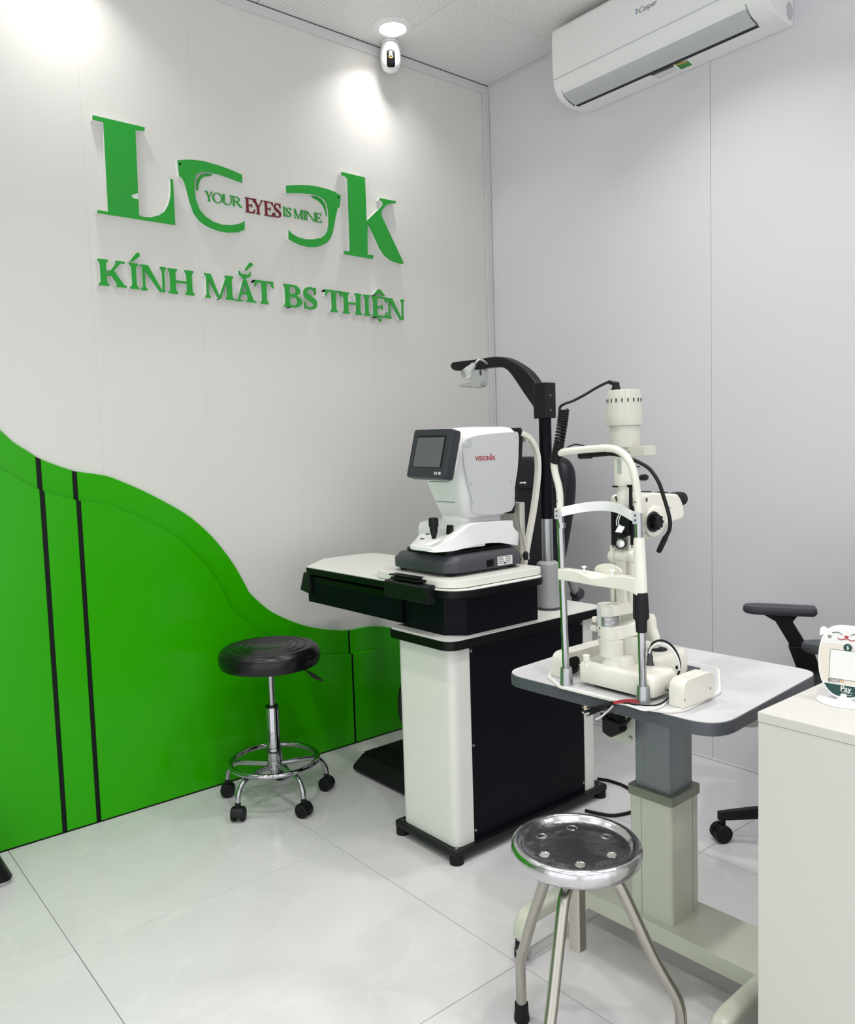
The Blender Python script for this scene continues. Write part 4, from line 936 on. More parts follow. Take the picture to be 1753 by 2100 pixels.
# joystick with black boot at the rear, grey plug with loop cable
v = ZP(1349, 1332, cz+.006); MB().lathe([(.0005,0),(.022,0),(.020,.003),(.010,.006),(.0005,.006)], (v.x, v.y, cz+.005), 24).build('joystick_boot', 'black_rubber', sl2)
v = Vector((v.x-.004, v.y+.006, v.z)); jt = XP(1334, 1260, v.x)
MB().tube(spline([Vector((v.x,v.y,cz+.008)), Vector((v.x,v.y-.002,cz+.03)), Vector((v.x+.002,jt.y,jt.z-.03)), Vector((v.x+.002,jt.y,jt.z))], 4), [.009,.0095,.010,.0105,.0115,.012,.0125,.0125,.013,.013,.0125,.011,.007], 18).build('joystick', 'ivory', sl2)
v = ZP(1333, 1364, Z0+.0545); xq = v.x; v2 = XP(1332, 1333, xq)
MB().tube([v, v+Vector((0,0,.002)), v+Vector((0,0,.006)), v+(v2-v)*.6, v+(v2-v)*.65, v2], [.0088,.0088,.0068,.0066,.0052,.0046], 16).build('plug', 'charcoal', sl2)
lp = [(1332,1333),(1337,1321),(1348,1314),(1364,1315),(1380,1327),(1391,1347),(1394,1368),(1389,1388),(1384,1398)]
xs_ = [xq,xq+.002,xq+.006,xq+.012,xq+.018,-1.352,-1.350,-1.345,-1.340]
MB().tube(spline([XP(p[0], p[1], x) for p, x in zip(lp, xs_)], 5), .0023, 8).build('loop_cable', 'black_rubber', sl2)
MB().tube(spline([XP(p[0]-1.0, p[1]+6.5, x-.004) for p, x in zip(lp[:7], xs_)], 5), .0023, 8).build('loop_cable', 'sticker_white', sl2)
v = XP(1391, 1368, -1.343); MB().cyl(v-Vector((.006,0,0)), v+Vector((.004,0,.0)), .004, n=10).build('cable_clip', 'black_rubber', sl2)
# ---- lower arms and drum (turning axis)
XD = -1.415
def S_(px0, px1, py, x): return (XP(px1, py, x)-XP(px0, py, x)).length/2/.905    # half width seen obliquely
def drum(pxc, py0, py1, rpx, x, prof=None, name='drum', m='ivory', parent=None, n=32, bev=.08):
    a = XP(pxc[0], py0, x); b = XP(pxc[1], py1, x); r = rpx*((a-CAM).dot(fw))/F; h = a.z-b.z
    pr = prof or [(0,0),(.94,0),(1,.04),(1,.96),(.95,1),(0,1)]
    return MB().lathe([(max(.0004, r*q), h*t) for q, t in pr], (b.x, b.y, b.z), n).build(name, m, parent or sl2), Vector((b.x, b.y, b.z)), r, h
drum((1268,1268), 1340, 1364, 34, XD+.01, [(0,0),(1.05,0),(1.0,.3),(.92,.8),(.86,1),(0,1)], 'arm_seat')
drum((1252,1254), 1310, 1344, 25, XD, name='axis_base')
drum((1291,1293), 1302, 1360, 22.5, XD+.035, name='rear_post', m='ivory_dark')
va = XP(1252, 1327, XD); vb = XP(1291, 1327, XD+.035)
MB().loft([[va+Vector((0,0,s*.017))+Vector((u*.016,0,0)) for u, s in ((-1,-1),(1,-1),(1,1),(-1,1))], [vb+Vector((0,0,s*.017))+Vector((u*.016,0,0)) for u, s in ((-1,-1),(1,-1),(1,1),(-1,1))]]).build('base_link', 'ivory', sl2, bevel=.003)
drum((1246,1249), 1281, 1316, 22, XD, name='lower_drum')
drum((1247,1248), 1263, 1281, 19.5, XD, [(0,0),(1,0),(1,.42),(.96,.46),(.96,.54),(1,.58),(1,1),(0,1)], 'scale_ring', 'aluminium')
drum((1241,1245), 1238, 1264, 18.5, XD, [(0,0),(.93,0),(1.0,.08),(1.02,.86),(1.10,.9),(1.12,.98),(1.05,1.03),(.8,1.0),(.75,.96),(0,.94)], 'upper_drum')
# indicator strip and finger screws
def quadx(pts, x, th, name, m, parent=None, bev=0): return MB().prism([(XP(p[0], p[1], x).y, XP(p[0], p[1], x).z) for p in pts], 'x', x-th, x).build(name, m, parent or sl2, bevel=bev)
ind = quadx([(1224.5,1243),(1233,1243),(1237,1314),(1228.5,1314)], XD-.0175, .003, 'indicator_strip', 'pale_grey', None, .0006)
for py in (1288, 1306.5):
    v = XP(1230.5, py, XD-.021); MB().cyl(v, v+Vector((-.0015,0,0)), .0022, n=10).build('screw', 'charcoal', ind)
for p in ((1217,1270),(1214,1288)):
    v = XP(p[0], p[1], XD); v2 = XP(1232, p[1]+1, XD)
    k = MB(); dd = v2-v; L_ = dd.length
    k.lathe([(.0005,0),(.0068,0),(.0074,.0015),(.0074,L_*.55),(.0066,L_*.6),(.004,L_*.62),(.004,L_)], v, 12, dd); k.build('finger_screw', 'ivory', sl2, smooth=20)
# arms leading back from the drum
def beam(p, q, w, h, name='arm', m='ivory', b=.004):
    p = Vector(p); q = Vector(q); t = (q-p).normalized(); s = t.cross(Vector((0,0,1))).normalized(); u = s.cross(t)
    return MB().loft([[c+s*a*w+u*e*h for a, e in ((-.5,-.5),(.5,-.5),(.5,.5),(-.5,.5))] for c in (p, q)]).build(name, m, sl2, bevel=b, seg=3)
beam(XP(1252,1300,XD), XP(1316,1283,XD+.055), .032, .030, 'microscope_arm')
beam(XP(1250,1252,XD), XP(1292,1243,XD+.045), .030, .026, 'lamp_arm')
for px in (1265, 1270.5): MB().cyl(XP(px,1272,XD+.012), XP(px-.3,1257,XD+.012), .0022, n=10).build('stop_pin', 'aluminium', sl2)
# ---- illumination tower: column, hinge, prism head, lamp house
XT = -1.375
MB().loft([[XP(px,py,XT)+Vector((q[0],q[1],0)) for q in rrect(-.017,.017,-.0155,.0155,.007,4)] for px, py in ((1283,1240),(1281,1200),(1279,1150),(1278,1135))]).build('tower_foot', 'ivory', sl2, smooth=50)
for px, w in ((1258, .011), (1297, .011)):
    a = XP(px, 1235, XT-.010); b = XP(px-1, 1118, XT-.010)
    MB().box(a.x-.006, a.x+.006, (a.y+b.y)/2-w/2, (a.y+b.y)/2+w/2, a.z, b.z).build('fork', 'ivory', sl2, bevel=.003)
    v = XP(px, 1141, XT-.010); MB().lathe([(.0005,-.007),(.013,-.007),(.014,-.005),(.014,.005),(.013,.007),(.0005,.007)], v, 24, (0,1,0)).build('hinge_ear', 'ivory', sl2)
    v = XP(px-1, 1121, XT-.0165); MB().cyl(v, v+Vector((-.001,0,0)), .0022, n=10).build('screw', 'charcoal', sl2)
    a = XP(px+1.5, 1118, XT-.006); b = XP(px+1.5, 1038, XT-.006)
    MB().box(a.x-.005, a.x+.005, a.y-.0045, a.y+.0045, a.z-.006, b.z).build('side_rod', 'black_plastic', sl2, bevel=.001)
v = XP(1278, 1141, XT-.008); MB().lathe([(.0005,-.017),(.0125,-.017),(.0135,-.014),(.0135,.014),(.0125,.017),(.0005,.017)], v, 28, (0,1,0)).build('hinge_barrel', 'ivory', sl2)
a = XP(1279, 1100, XT+.012); MB().box(a.x-.006, a.x+.014, a.y-.016, a.y+.016, XP(1279,1132,XT).z, XP(1279,1030,XT).z).build('rear_plate', 'ivory_dark', sl2, bevel=.003)
hb = quadx([(1270,1042),(1297,1042),(1297,1098),(1282,1100),(1270,1092)], XT-.002, .016, 'prism_head', 'black_plastic', None, .002)
mi = [(1268,1092),(1278,1070),(1285,1075),(1275,1094)]
m0 = [XP(1262.5,1091.5,XT-.024), XP(1274.5,1093,XT-.024), XP(1285.5,1075,XT-.012), XP(1274,1069.5,XT-.012)]
mn = (m0[1]-m0[0]).cross(m0[3]-m0[0]).normalized()*.0025
mc = sum(m0, Vector())/4
if mn.dot(CAM-mc) < 0: mn = -mn
MB().loft([[mc+(p-mc)*1.18-mn*.3 for p in m0], [mc+(p-mc)*1.18-mn*2.2 for p in m0]]).build('mirror_frame', 'black_plastic', hb)
MB().loft([m0, [p+mn for p in m0]]).build('mirror', 'white_gloss', hb)
quadx([(1258,1093),(1284,1096),(1284,1103),(1259,1102)], XT-.020, .006, 'mirror_shelf', 'black_plastic', hb, .001)
v = XP(1272.5, 1114.5, XT-.022); k_ = Vector((-1,-.35,.1)).normalized()
MB().lathe([(.0005,-.008),(.0118,-.008),(.0118,.002),(.0100,.0025),(.0100,.0005),(.0005,.0005)], v, 28, k_).build('lens_mount', 'black_plastic', hb)
MB().lathe([(.0005,.0008),(.0096,.0008),(.006,.0022),(.0005,.0028)], v, 24, k_).build('condenser_lens', 'lens', hb)
for off in (0, -7): MB().tube(spline(XPs([(1273+off*.6,1055),(1270+off*.6,1062),(1268+off*.6,1070),(1269+off*.6,1078)], XT-.020), 3), .0011, 6).build('spring_wire', 'white_plastic', hb)
MB().tube(XPs([(1265,1028),(1262,1018)], XT-.012), .002, 6).build('lever_pin', 'black_plastic', sl2)
drum((1279,1281), 994, 1045, 15.5, XT, name='lower_tube')
drum((1279.5,1280), 935, 995, 20.5, XT, [(0,0),(.97,0),(1,.03),(1,1),(0,1)], name='upper_tube')
v = XP(1270, 957, XT-.021); MB().prism(rrect(v.y-.005, v.y+.005, v.z-.016, v.z+.016, .004, 3), 'x', v.x-.0015, v.x+.004).build('scale_window', 'silver_plastic', sl2)
MB().box(XP(1262,996,XT-.017).x-.002, XP(1262,996,XT-.017).x+.002, XP(1266,996,XT-.017).y, XP(1256,996,XT-.017).y, XP(1262,998.5,XT).z, XP(1262,995,XT).z).build('aperture_tab', 'black_plastic', sl2)
quadx([(1288,994),(1300,994),(1300,1000),(1297,1000),(1298,1040),(1292,1040),(1292,1000),(1288,999)], XT-.015, .005, 'filter_lever', 'black_plastic', None, .0008)
v = XP(1318, 979, XT); v1 = v+Vector((.05,-.012,0)); MB().tube([XP(1305,980,XT), XP(1313,979.5,XT)], .003, 8).build('knob_stem', 'aluminium', sl2)
MB().tube([XP(1313,979.5,XT), XP(1315,979.5,XT), XP(1324,979,XT), XP(1327,979,XT)], [.0055,.0065,.0068,.0052], 16).build('slit_knob', 'black_plastic', sl2)
MB().tube([XP(1304,957,XT), XP(1312,957,XT)], .0014, 6).build('filter_pin', 'charcoal', sl2)
# lamp house
cb = MB(); a = XP(1278, 928, XT); b = XP(1334, 925, XT+.03)
MB().loft([[XP(px,py,XT)+Vector((q[0],q[1],0)) for q in rrect(-.024,.024,-.0235,.0235,.02,5)] for px, py in ((1281,937),(1281,918))]).build('collar', 'ivory_dark', sl2, smooth=40)
pa = XP(1290, 926, XT); pb = XP(1333, 924, XT)
MB().loft([[p+Vector((u*.020,0,s*.0105)) for u, s in ((-1,-1),(1,-1),(1,1),(-1,1))] for p in (pa, pb)]).build('collar_block', 'ivory_dark', sl2, bevel=.0015)
v = XP(1290, 927.5, XT-.0245); MB().cyl(v, v+Vector((-.001,0,0)), .0014, n=8).build('screw', 'charcoal', sl2)
drum((1280,1281), 872, 918, 31, XT, name='lamp_housing', m='ivory_dark')
v = XP(1261, 881, XT-.027); MB().cyl(v+Vector((.006,0,0)), v+Vector((-.002,.0,0)), .002, n=8).build('screw', 'charcoal', sl2)
cap_o, cbv, cr, chh = drum((1280,1280), 800, 873, 36.5, XT, [(0,0),(.98,0),(1,.03),(.99,.30),(.95,.65),(.90,.96),(.86,1.0),(0,1.0)], 'lamp_cap', 'ivory_dark', n=48)
k = MB()
for i in range(18):
    a = 2*math.pi*i/18; d_ = Vector((math.cos(a), math.sin(a), 0))
    p0 = cbv+d_*cr*.975+Vector((0,0,chh*.28)); p1 = cbv+d_*cr*.885+Vector((0,0,chh*.99))
    k.tube([p0, (p0+p1)/2+d_*cr*.012, p1], .0011, 6)
k.build('ribs', 'ivory_dark', cap_o)
k = MB()
for i in range(18):
    a = 2*math.pi*(i+.5)/18; d_ = Vector((math.cos(a), math.sin(a), 0)); s_ = Vector((-d_.y, d_.x, 0)); p0 = cbv+d_*cr*.938+Vector((0,0,chh*.70))
    k.obox(p0, (.0024, .0022, .008), Matrix((d_, s_, Vector((0,0,1)))).transposed())
k.build('vent_slots', 'black_gloss', cap_o, smooth=0)
# plug on top
pt = cbv+Vector((0,0,chh)); pg = XP(1263, 800, XT)
MB().lathe([(.0005,0),(.0098,0),(.0102,.004),(.0085,.009),(.0078,.012),(.0078,.0175),(.006,.0195),(.0005,.0195)], (pg.x,pg.y,pt.z-.0005), 20).build('plug', 'black_plastic', sl2)
MB().tube([Vector((pg.x,pg.y,pt.z+.0145)), XP(1248,783,XT)], [.0055,.0042], 10).build('plug_boot', 'black_plastic', sl2)
# cable to the coiled lead on the head rest
XH = -1.466
cab = [XP(1248,783,XT), XP(1225,794,-1.39), XP(1200,809,-1.41), XP(1175,822,-1.43), XP(1158,828,XH), XP(1149,834,XH-.006), XP(1147,842,XH-.006)]
MB().tube(spline(cab, 6), .0029, 10).build('lamp_cable', 'black_rubber', sl2)
axp = spline(XPs([(1156,840),(1153,868),(1147,905),(1141,935),(1137,948)], XH-.010), 40)
hel = []; turns = 23; N = 23*14
for i in range(N+1):
    f = i/N*(len(axp)-1); j = min(int(f), len(axp)-2); p = axp[j].lerp(axp[j+1], f-j); t = (axp[j+1]-axp[j]).normalized()
    e1 = (Vector((1,0,0))-t*t.x).normalized(); e2 = t.cross(e1); a = 2*math.pi*turns*i/N
    hel.append(p+(e1*math.cos(a)+e2*math.sin(a))*.0092)
MB().tube(hel, .0030, 7).build('coiled_lead', 'black_rubber', sl2, smooth=80)
MB().tube(spline(XPs([(1150,930),(1160,920),(1176,912),(1192,913),(1206,917)], XH-.006), 5), .0015, 8).build('thin_lead', 'black_rubber', sl2)
# ---- microscope
ym = -1.806
def MP(px, py, y=ym): return YP(px, py, y)
bodyp = [(1314,1018),(1330,1012),(1345,1010),(1365,1012),(1375,1012),(1392,1013),(1401,1030),(1405,1055),(1400,1066),(1385,1070),(1365,1078),(1350,1088),(1318,1092)]
bp2 = [(MP(*p).x, MP(*p).z) for p in bodyp]
mbo = MB().prism(roundpoly(bp2, .010, 4), 'y', ym, ym+.085).build('microscope_body', 'ivory', sl2, bevel=.007, seg=3, smooth=50)
v = MP(1340, 1068, ym); MB().lathe([(.0005,-.004),(.034,-.004),(.036,.000),(.034,.006),(.030,.009),(.0005,.010)], (v.x, ym-.002, v.z), 36, (0,-1,0)).build('drum_cover', 'ivory', mbo)
v = MP(1338, 1070, ym-.011); kn = MB().lathe([(.0005,0),(.0225,0),(.0235,.002),(.0225,.005),(.0005,.006)], (v.x, ym-.011, v.z), 36, (0,-1,0)).build('magnification_knob', 'black_plastic', mbo)
k = MB(); k.lathe([(.0005,0),(.0135,0),(.0135,.012),(.0120,.014),(.0005,.014)], (v.x, ym-.016, v.z), 24, (0,-1,0))
for i in range(8):
    a = 2*math.pi*i/8; k.cyl((v.x+.0135*math.cos(a), ym-.016, v.z+.0135*math.sin(a)), (v.x+.0135*math.cos(a), ym-.0285, v.z+.0135*math.sin(a)), .0035, n=10)
k.build('knob_grip', 'black_gloss', kn)
for dy in (.020, .065):
    e0 = MP(1385, 1026); e1 = MP(1413, 1023); e0 = Vector((e0.x, ym+dy, e0.z)); e1 = Vector((e1.x+.004, ym+dy, e1.z)); dd = e1-e0; L_ = dd.length
    MB().lathe([(.0005,0),(.0158,0),(.0162,L_*.12),(.0150,L_*.2),(.0168,L_*.26),(.0175,L_*.72),(.0168,L_*.80),(.0158,L_*.95),(.0125,L_),(.009,L_*.97),(.0005,L_*.96)], e0, 28, dd).build('eyepiece', 'black_rubber', mbo)
v = MP(1352, 1012); MB().lathe([(.0005,-.004),(.018,-.004),(.019,.001),(.017,.004),(.0005,.004)], (v.x, ym+.042, v.z), 28).build('adjuster_ring', 'black_rubber', mbo)
v = MP(1326, 1025, ym-.0005); MB().box(v.x-.003, v.x+.003, ym-.0008, ym+.001, v.z-.004, v.z+.004).build('label_mark', 'grey_print', mbo)
for p in ((1373,1041),(1369,1071)):
    v = MP(p[0], p[1], ym); MB().cyl((v.x, ym+.002, v.z), (v.x, ym-.0015, v.z), .0018, n=8).build('screw', 'aluminium', mbo)
# microscope support column rising from the arm behind the tower
c0 = MP(1326, 1280); c1 = MP(1324, 1090)
MB().loft([[Vector((MP(px,py).x, ym+.035, MP(px,py).z))+Vector((q[0]*s, q[1], 0)) for q in rrect(-.018,.018,-.024,.024,.008,4)] for px, py, s in ((1322,1290,1.1),(1320,1230,1.0),(1318,1150,.95),(1318,1120,.95))]).build('support_column', 'ivory', sl2, smooth=45)
v = MP(1326, 1102); MB().box(v.x-.03, v.x+.022, ym+.004, ym+.07, MP(1326,1107).z, MP(1326,1090).z).build('support_block', 'ivory_dark', sl2, bevel=.002)
# ---- head rest: chrome posts, white arch, forehead band, chin rest
PLy, PRy = -1.697, -1.898
pL = Vector((XH, PLy, Z0)); pR = Vector((XH+.003, PRy, Z0))
tipL = XP(1148, 1050, XH); tipR = XP(1309, 1052, XH+.003)
for p, tip in ((pL, tipL), (pR, tipR)):
    d_ = tip-p; kx = MB().lathe([(.0005,-.0068),(.0150,-.0068),(.0146,.002),(.0128,.036),(.0120,.039),(.0080,.039)], p, 28).build('socket', 'aluminium', sl2)
    MB().tube([p+d_*.06, tip], .0080, 18).build('post', 'chrome', sl2)
d_ = tipL-pL; q_ = XP(1151, 1077, XH); MB().tube([q_-d_.normalized()*.006, q_+d_.normalized()*.006], .0090, 18).build('post_ring', 'chrome', sl2)
ach = [tipL-Vector((0,0,.014)), tipL, XP(1148,1018,XH), XP(1145,995,XH-.002), XP(1139,972,XH-.006), XP(1136,950,XH-.010), XP(1141,934,XH-.010), XP(1154,927,XH-.010), XP(1180,924,XH-.010), XP(1212,921,XH-.010), XP(1244,919,XH-.010), XP(1265,923,XH-.010), XP(1283,936,XH-.009), XP(1296,958,XH-.006), XP(1303,985,XH-.003), XP(1307,1018,XH+.001), tipR, tipR-Vector((0,0,.014))]
arch = MB().tube(spline(ach, 5), .0078, 16).build('head_arch', 'ivory', sl2)
for p in ((1147,1027,XH),(1307,1029,XH)):
    v = XP(*p)+Vector((-.0078,0,0)); MB().cyl(v+Vector((.002,0,0)), v+Vector((-.0012,0,0)), .0018, n=10).build('screw', 'aluminium', arch)
# forehead band bowing towards the examiner
zb_ = XP(1142, 1052, XH).z; yb0 = XP(1142, 1052, XH-.009).y; yb1 = XP(1308, 1060, XH-.009).y
bz = zb_+.001
pth = spline([XP(a_, b_, XH-.010+c_) for a_, b_, c_ in ((1141,1052,0),(1163,1047,.016),(1190,1041.5,.030),(1215,1038.5,.040),(1240,1037.5,.045),(1262,1041,.042),(1280,1049,.032),(1294,1057,.014),(1307,1063,0))], 3); sd = []
for i in range(len(pth)):
    tt = (pth[min(i+1,len(pth)-1)]-pth[max(i-1,0)]).normalized(); sd.append(tt.cross(Vector((0,0,1))))
bnd = MB().ribbon(pth, (0,0,.0205), .0022, sd).build('forehead_band', 'white_plastic', sl2)
for y in (yb0-.002, yb1+.004):
    cpl = MB().box(XH-.0125, XH-.0100, y-.007, y+.007, zb_-.0125, zb_+.0115).build('band_clamp', 'pale_grey', sl2, bevel=.0006)
    for dz in (-.005, .005): MB().cyl((XH-.0125, y, zb_+dz), (XH-.0135, y, zb_+dz), .0022, n=10).build('screw', 'charcoal', cpl)
# chin rest bar with cup, carried by the sleeve on the right post
yA = XP(1146,1180,XH-.008).y; yB = XP(1308,1190,XH-.008).y
ztop = XP(1150,1166,XH-.008).z; zbt = XP(1150,1186,XH-.008).z
nn_ = 29; rings = []
for i in range(nn_):
    t = i/(nn_-1); y = yA+(yB-yA)*t; dip = math.exp(-((t-.48)/.16)**2); z1 = ztop-.011*dip; z0 = zbt-.003-.004*t-(.007*max(0, (t-.86)/.14)**1.5)
    x0 = XH-.013-.010*dip*.3; x1 = XH+.012+.026*dip
    rings.append([Vector((x0,y,z0)), Vector((x1,y,z0)), Vector((x1,y,z1+.004*dip)), Vector(((x0+x1)/2,y,z1-.003*dip)), Vector((x0,y,z1))])
chin = MB().loft(rings).build('chin_bar', 'ivory', sl2, bevel=.002, seg=2, smooth=60)
ym2 = (yA+yB)/2+.004
lipp = [(ym2+.036*math.cos(a), ztop+.002+.016*math.sin(a)) for a in [math.radians(180*i/14) for i in range(15)]]
MB().prism([(p[0], p[1]-.004) for p in lipp]+[(ym2-.036, ztop-.012), (ym2+.036, ztop-.012)], 'x', XH+.034, XH+.040).build('chin_cup_wall', 'ivory', chin, bevel=.0015)
for yy in (ym2+.034, ym2-.040):
    MB().lathe([(.002,-.004),(.002,.006),(.0055,.0075),(.0055,.009),(.003,.0105),(.0005,.0105)], (XH-.002, yy, ztop), 14).build('paper_pin', 'white_plastic', chin)
sv0 = pR.lerp(tipR, (XP(1312,1215,XH).z-pR.z)/(tipR.z-pR.z)); sv1 = pR.lerp(tipR, (XP(1312,1103,XH).z-pR.z)/(tipR.z-pR.z))
sd_ = sv1-sv0; Ls = sd_.length
MB().lathe([(.0075,0),(.0135,0),(.0140,.004),(.0128,Ls*.4),(.0112,Ls*.95),(.0098,Ls),(.0075,Ls)], sv0, 28, sd_).build('sleeve', 'ivory', sl2)
kb0 = pR.lerp(tipR, (XP(1313,1270,XH).z-pR.z)/(tipR.z-pR.z)); kd = sv0-kb0
k = MB().lathe([(.0075,0),(.0150,0),(.0155,.003),(.0148,kd.length*.5),(.0138,kd.length*.97),(.0125,kd.length),(.0075,kd.length)], kb0, 28, kd)
kno = k.build('height_knob', 'black_plastic', sl2)
k = MB()
for i in range(16):
    a = 2*math.pi*i/16; k.tube([kb0+Vector((.0152*math.cos(a), .0152*math.sin(a), .003)), sv0+Vector((.0138*math.cos(a), .0138*math.sin(a), -.003))], .0012, 6)
k.build('knob_ridges', 'black_plastic', kno)
kc0 = pR.lerp(tipR, (XP(1314,1297,XH).z-pR.z)/(tipR.z-pR.z)); kd = kb0-kc0
MB().lathe([(.0075,0),(.0105,0),(.0110,.002),(.0122,kd.length),(.0075,kd.length)], kc0, 24, kd).build('knob_collar', 'black_plastic', sl2)
# fixation lamp: connector on the arch, flexible neck, pencil lamp
MB().tube(XPs([(1188,934),(1189,934),(1212,933),(1213,933)], XH-.004), [.006,.0078,.0078,.006], 14).build('connector', 'black_plastic', sl2)
MB().tube(XPs([(1212,933),(1222,932),(1243,931)], XH-.004), [.0052,.0058,.0045], 12).build('connector_boot', 'black_plastic', sl2)
gn = [XP(1243,931,XH-.004), XP(1262,932,XH), XP(1285,938,XH+.008), XP(1310,948,XH+.010), XP(1332,962,XH+.005), XP(1350,988,XH), XP(1361,1020,XH), XP(1370,1050,XH), XP(1374,1072,XH), XP(1372,1088,XH), XP(1365,1101,XH)]
MB().tube(spline(gn, 6), .0038, 12).build('flexible_neck', 'black_rubber', sl2)
MB().tube([XP(1367,1098,XH), XP(1364,1103,XH), XP(1352,1128,XH), XP(1350,1132,XH)], [.0045,.0062,.0060,.0048], 6).build('pencil_lamp', 'black_plastic', sl2, smooth=20)
# leads lying along the front of the base plate
ze = BT+.003
def zpts(pts, z): return [ZP(p[0], p[1], z) for p in pts]
zl = BT+.0105
for off, m_, r_, dz in ((0,'sticker_white',.0026,0),(5,'sticker_white',.0024,0),(-4,'black_rubber',.0020,.003)):
    MB().tube(spline(zpts([(1262,1440+off*.2),(1282,1443+off*.3),(1300,1447+off*.6),(1320,1451+off),(1342,1450+off*.8),(1358,1444+off*.6),(1369,1434+off*.3),(1375,1426)], zl+dz), 5), r_, 8).build('front_lead', m_, cbn)
for off in (0, 3.5): MB().tube(spline(zpts([(1258,1440+off*.5),(1275,1437+off),(1292,1435.5+off),(1310,1437+off)], zl+.004), 4), .0022, 8).build('red_lead', 'red_wire', cbn)
random.seed(11)
for i in range(9):
    e_ = (1196+random.random()*26, 1450+random.random()*18); md = (1238+random.random()*8, 1443+random.random()*9)
    pt_ = spline([ZP(1272,1440,zl+.002), XP(1254,1440+random.random()*3,-1.486), XP(md[0],md[1],-1.489-random.random()*.008), XP(*e_,-1.492-random.random()*.012)], 5)
    MB().tube(pt_, .0019, 7).build('dark_lead', 'black_rubber', cbn)
    t_ = (pt_[-1]-pt_[-2]).normalized()
    MB().tube([pt_[-1], pt_[-1]+t_*.004], .0013, 6).build('lead_tip', 'gold_print' if i % 3 == 0 else 'pale_grey', cbn)
# ================================================================== OFFICE CHAIR (examiner's)
oc_ = Vector((-.362, -1.790, 0))
of = thing('office_chair', 'black swivel office chair with armrests behind the marble table', 'chair', oc_)
fdir = Vector((-.46, .888, 0)).normalized(); sdir = Vector((fdir.y, -fdir.x, 0))
def OC(f, s, z): return oc_+fdir*f+sdir*s+Vector((0,0,z))
MB().lathe([(.0005,.085),(.035,.085),(.038,.10),(.034,.13),(.0005,.13)], oc_, 24).build('hub', 'black_plastic', of)
MB().cyl(oc_+Vector((0,0,.12)), oc_+Vector((0,0,.28)), .026, n=20).cyl(oc_+Vector((0,0,.27)), oc_+Vector((0,0,.42)), .014, n=16).build('gas_lift', 'black_plastic', of)
ca = Vector((-.565, -1.548, 0))-oc_; a0 = math.atan2(ca.y, ca.x); RB = ca.length
for k in range(5):
    a = a0+2*math.pi*k/5; d_ = Vector((math.cos(a), math.sin(a), 0)); s_ = Vector((-d_.y, d_.x, 0)); rings = []
    for r, z, w, h in ((.02,.105,.030,.038),(.10,.103,.027,.036),(RB*.7,.095,.024,.034),(RB-.02,.084,.021,.030),(RB+.016,.080,.017,.026)):
        rings.append([oc_+d_*r+s_*x*w/2*2*.5+Vector((0,0,z+e*h/2)) for x, e in ((-1,-1),(1,-1),(1,1),(-1,1))])
    MB().loft(rings).build('leg', 'black_plastic', of, bevel=.003)
    p = oc_+d_*RB; ang = math.radians(150) if k == 0 else a+1.1
    dd = Vector((math.cos(ang), math.sin(ang), 0)); s2 = Vector((-dd.y, dd.x, 0)); c = p+dd*.006+Vector((0,0,.0275))
    h = MB().cyl(p+Vector((0,0,.045)), p+Vector((0,0,.072)), .0085, n=12).lathe([(.0005,-.006),(.024,-.006),(.024,.006),(.0005,.006)], c, 20, s2).build('caster', 'black_plastic', of)
    for sg_ in (-1, 1): MB().lathe([(.0005,-.008),(.025,-.008),(.0275,-.005),(.0275,.005),(.025,.008),(.0005,.0085)], c+s2*sg_*.0165, 28, s2*sg_).build('wheel', 'black_rubber', h)
def pad(f0, f1, w, z0, z1, r, name, m, e=.012):
    sec = lambda k, z: [OC((f0+f1)/2+p[0]*k, p[1]*k, z) for p in rrect(-(f1-f0)/2, (f1-f0)/2, -w/2, w/2, r, 6)]
    return MB().loft([sec(.94, z0), sec(1, z0+e), sec(1, z1-e), sec(.94, z1)]).build(name, m, of, smooth=50)
pad(-.23, .24, .47, .42, .495, .08, 'seat', 'black_rubber')
MB().loft([[OC(-.10, s, z) for s, z in ((-.12,.40),(.12,.40),(.12,.422),(-.12,.422))], [OC(.10, s, z) for s, z in ((-.12,.40),(.12,.40),(.12,.422),(-.12,.422))]]).build('tilt_mechanism', 'black_plastic', of)
rings = []
for z, f, hw_, t in ((.52,-.235,.19,.035),(.62,-.25,.215,.04),(.78,-.262,.225,.04),(.90,-.285,.21,.038),(.955,-.30,.17,.03)):
    rings.append([OC(f+p[0], p[1], z) for p in rrect(-t/2, t/2, -hw_, hw_, t*.45, 4)])
MB().loft(rings).build('backrest', 'black_rubber', of, smooth=50)
MB().tube(spline([OC(-.08,0,.41), OC(-.20,0,.42), OC(-.27,0,.48), OC(-.275,0,.60)], 4), .02, 10).build('back_bar', 'black_plastic', of)
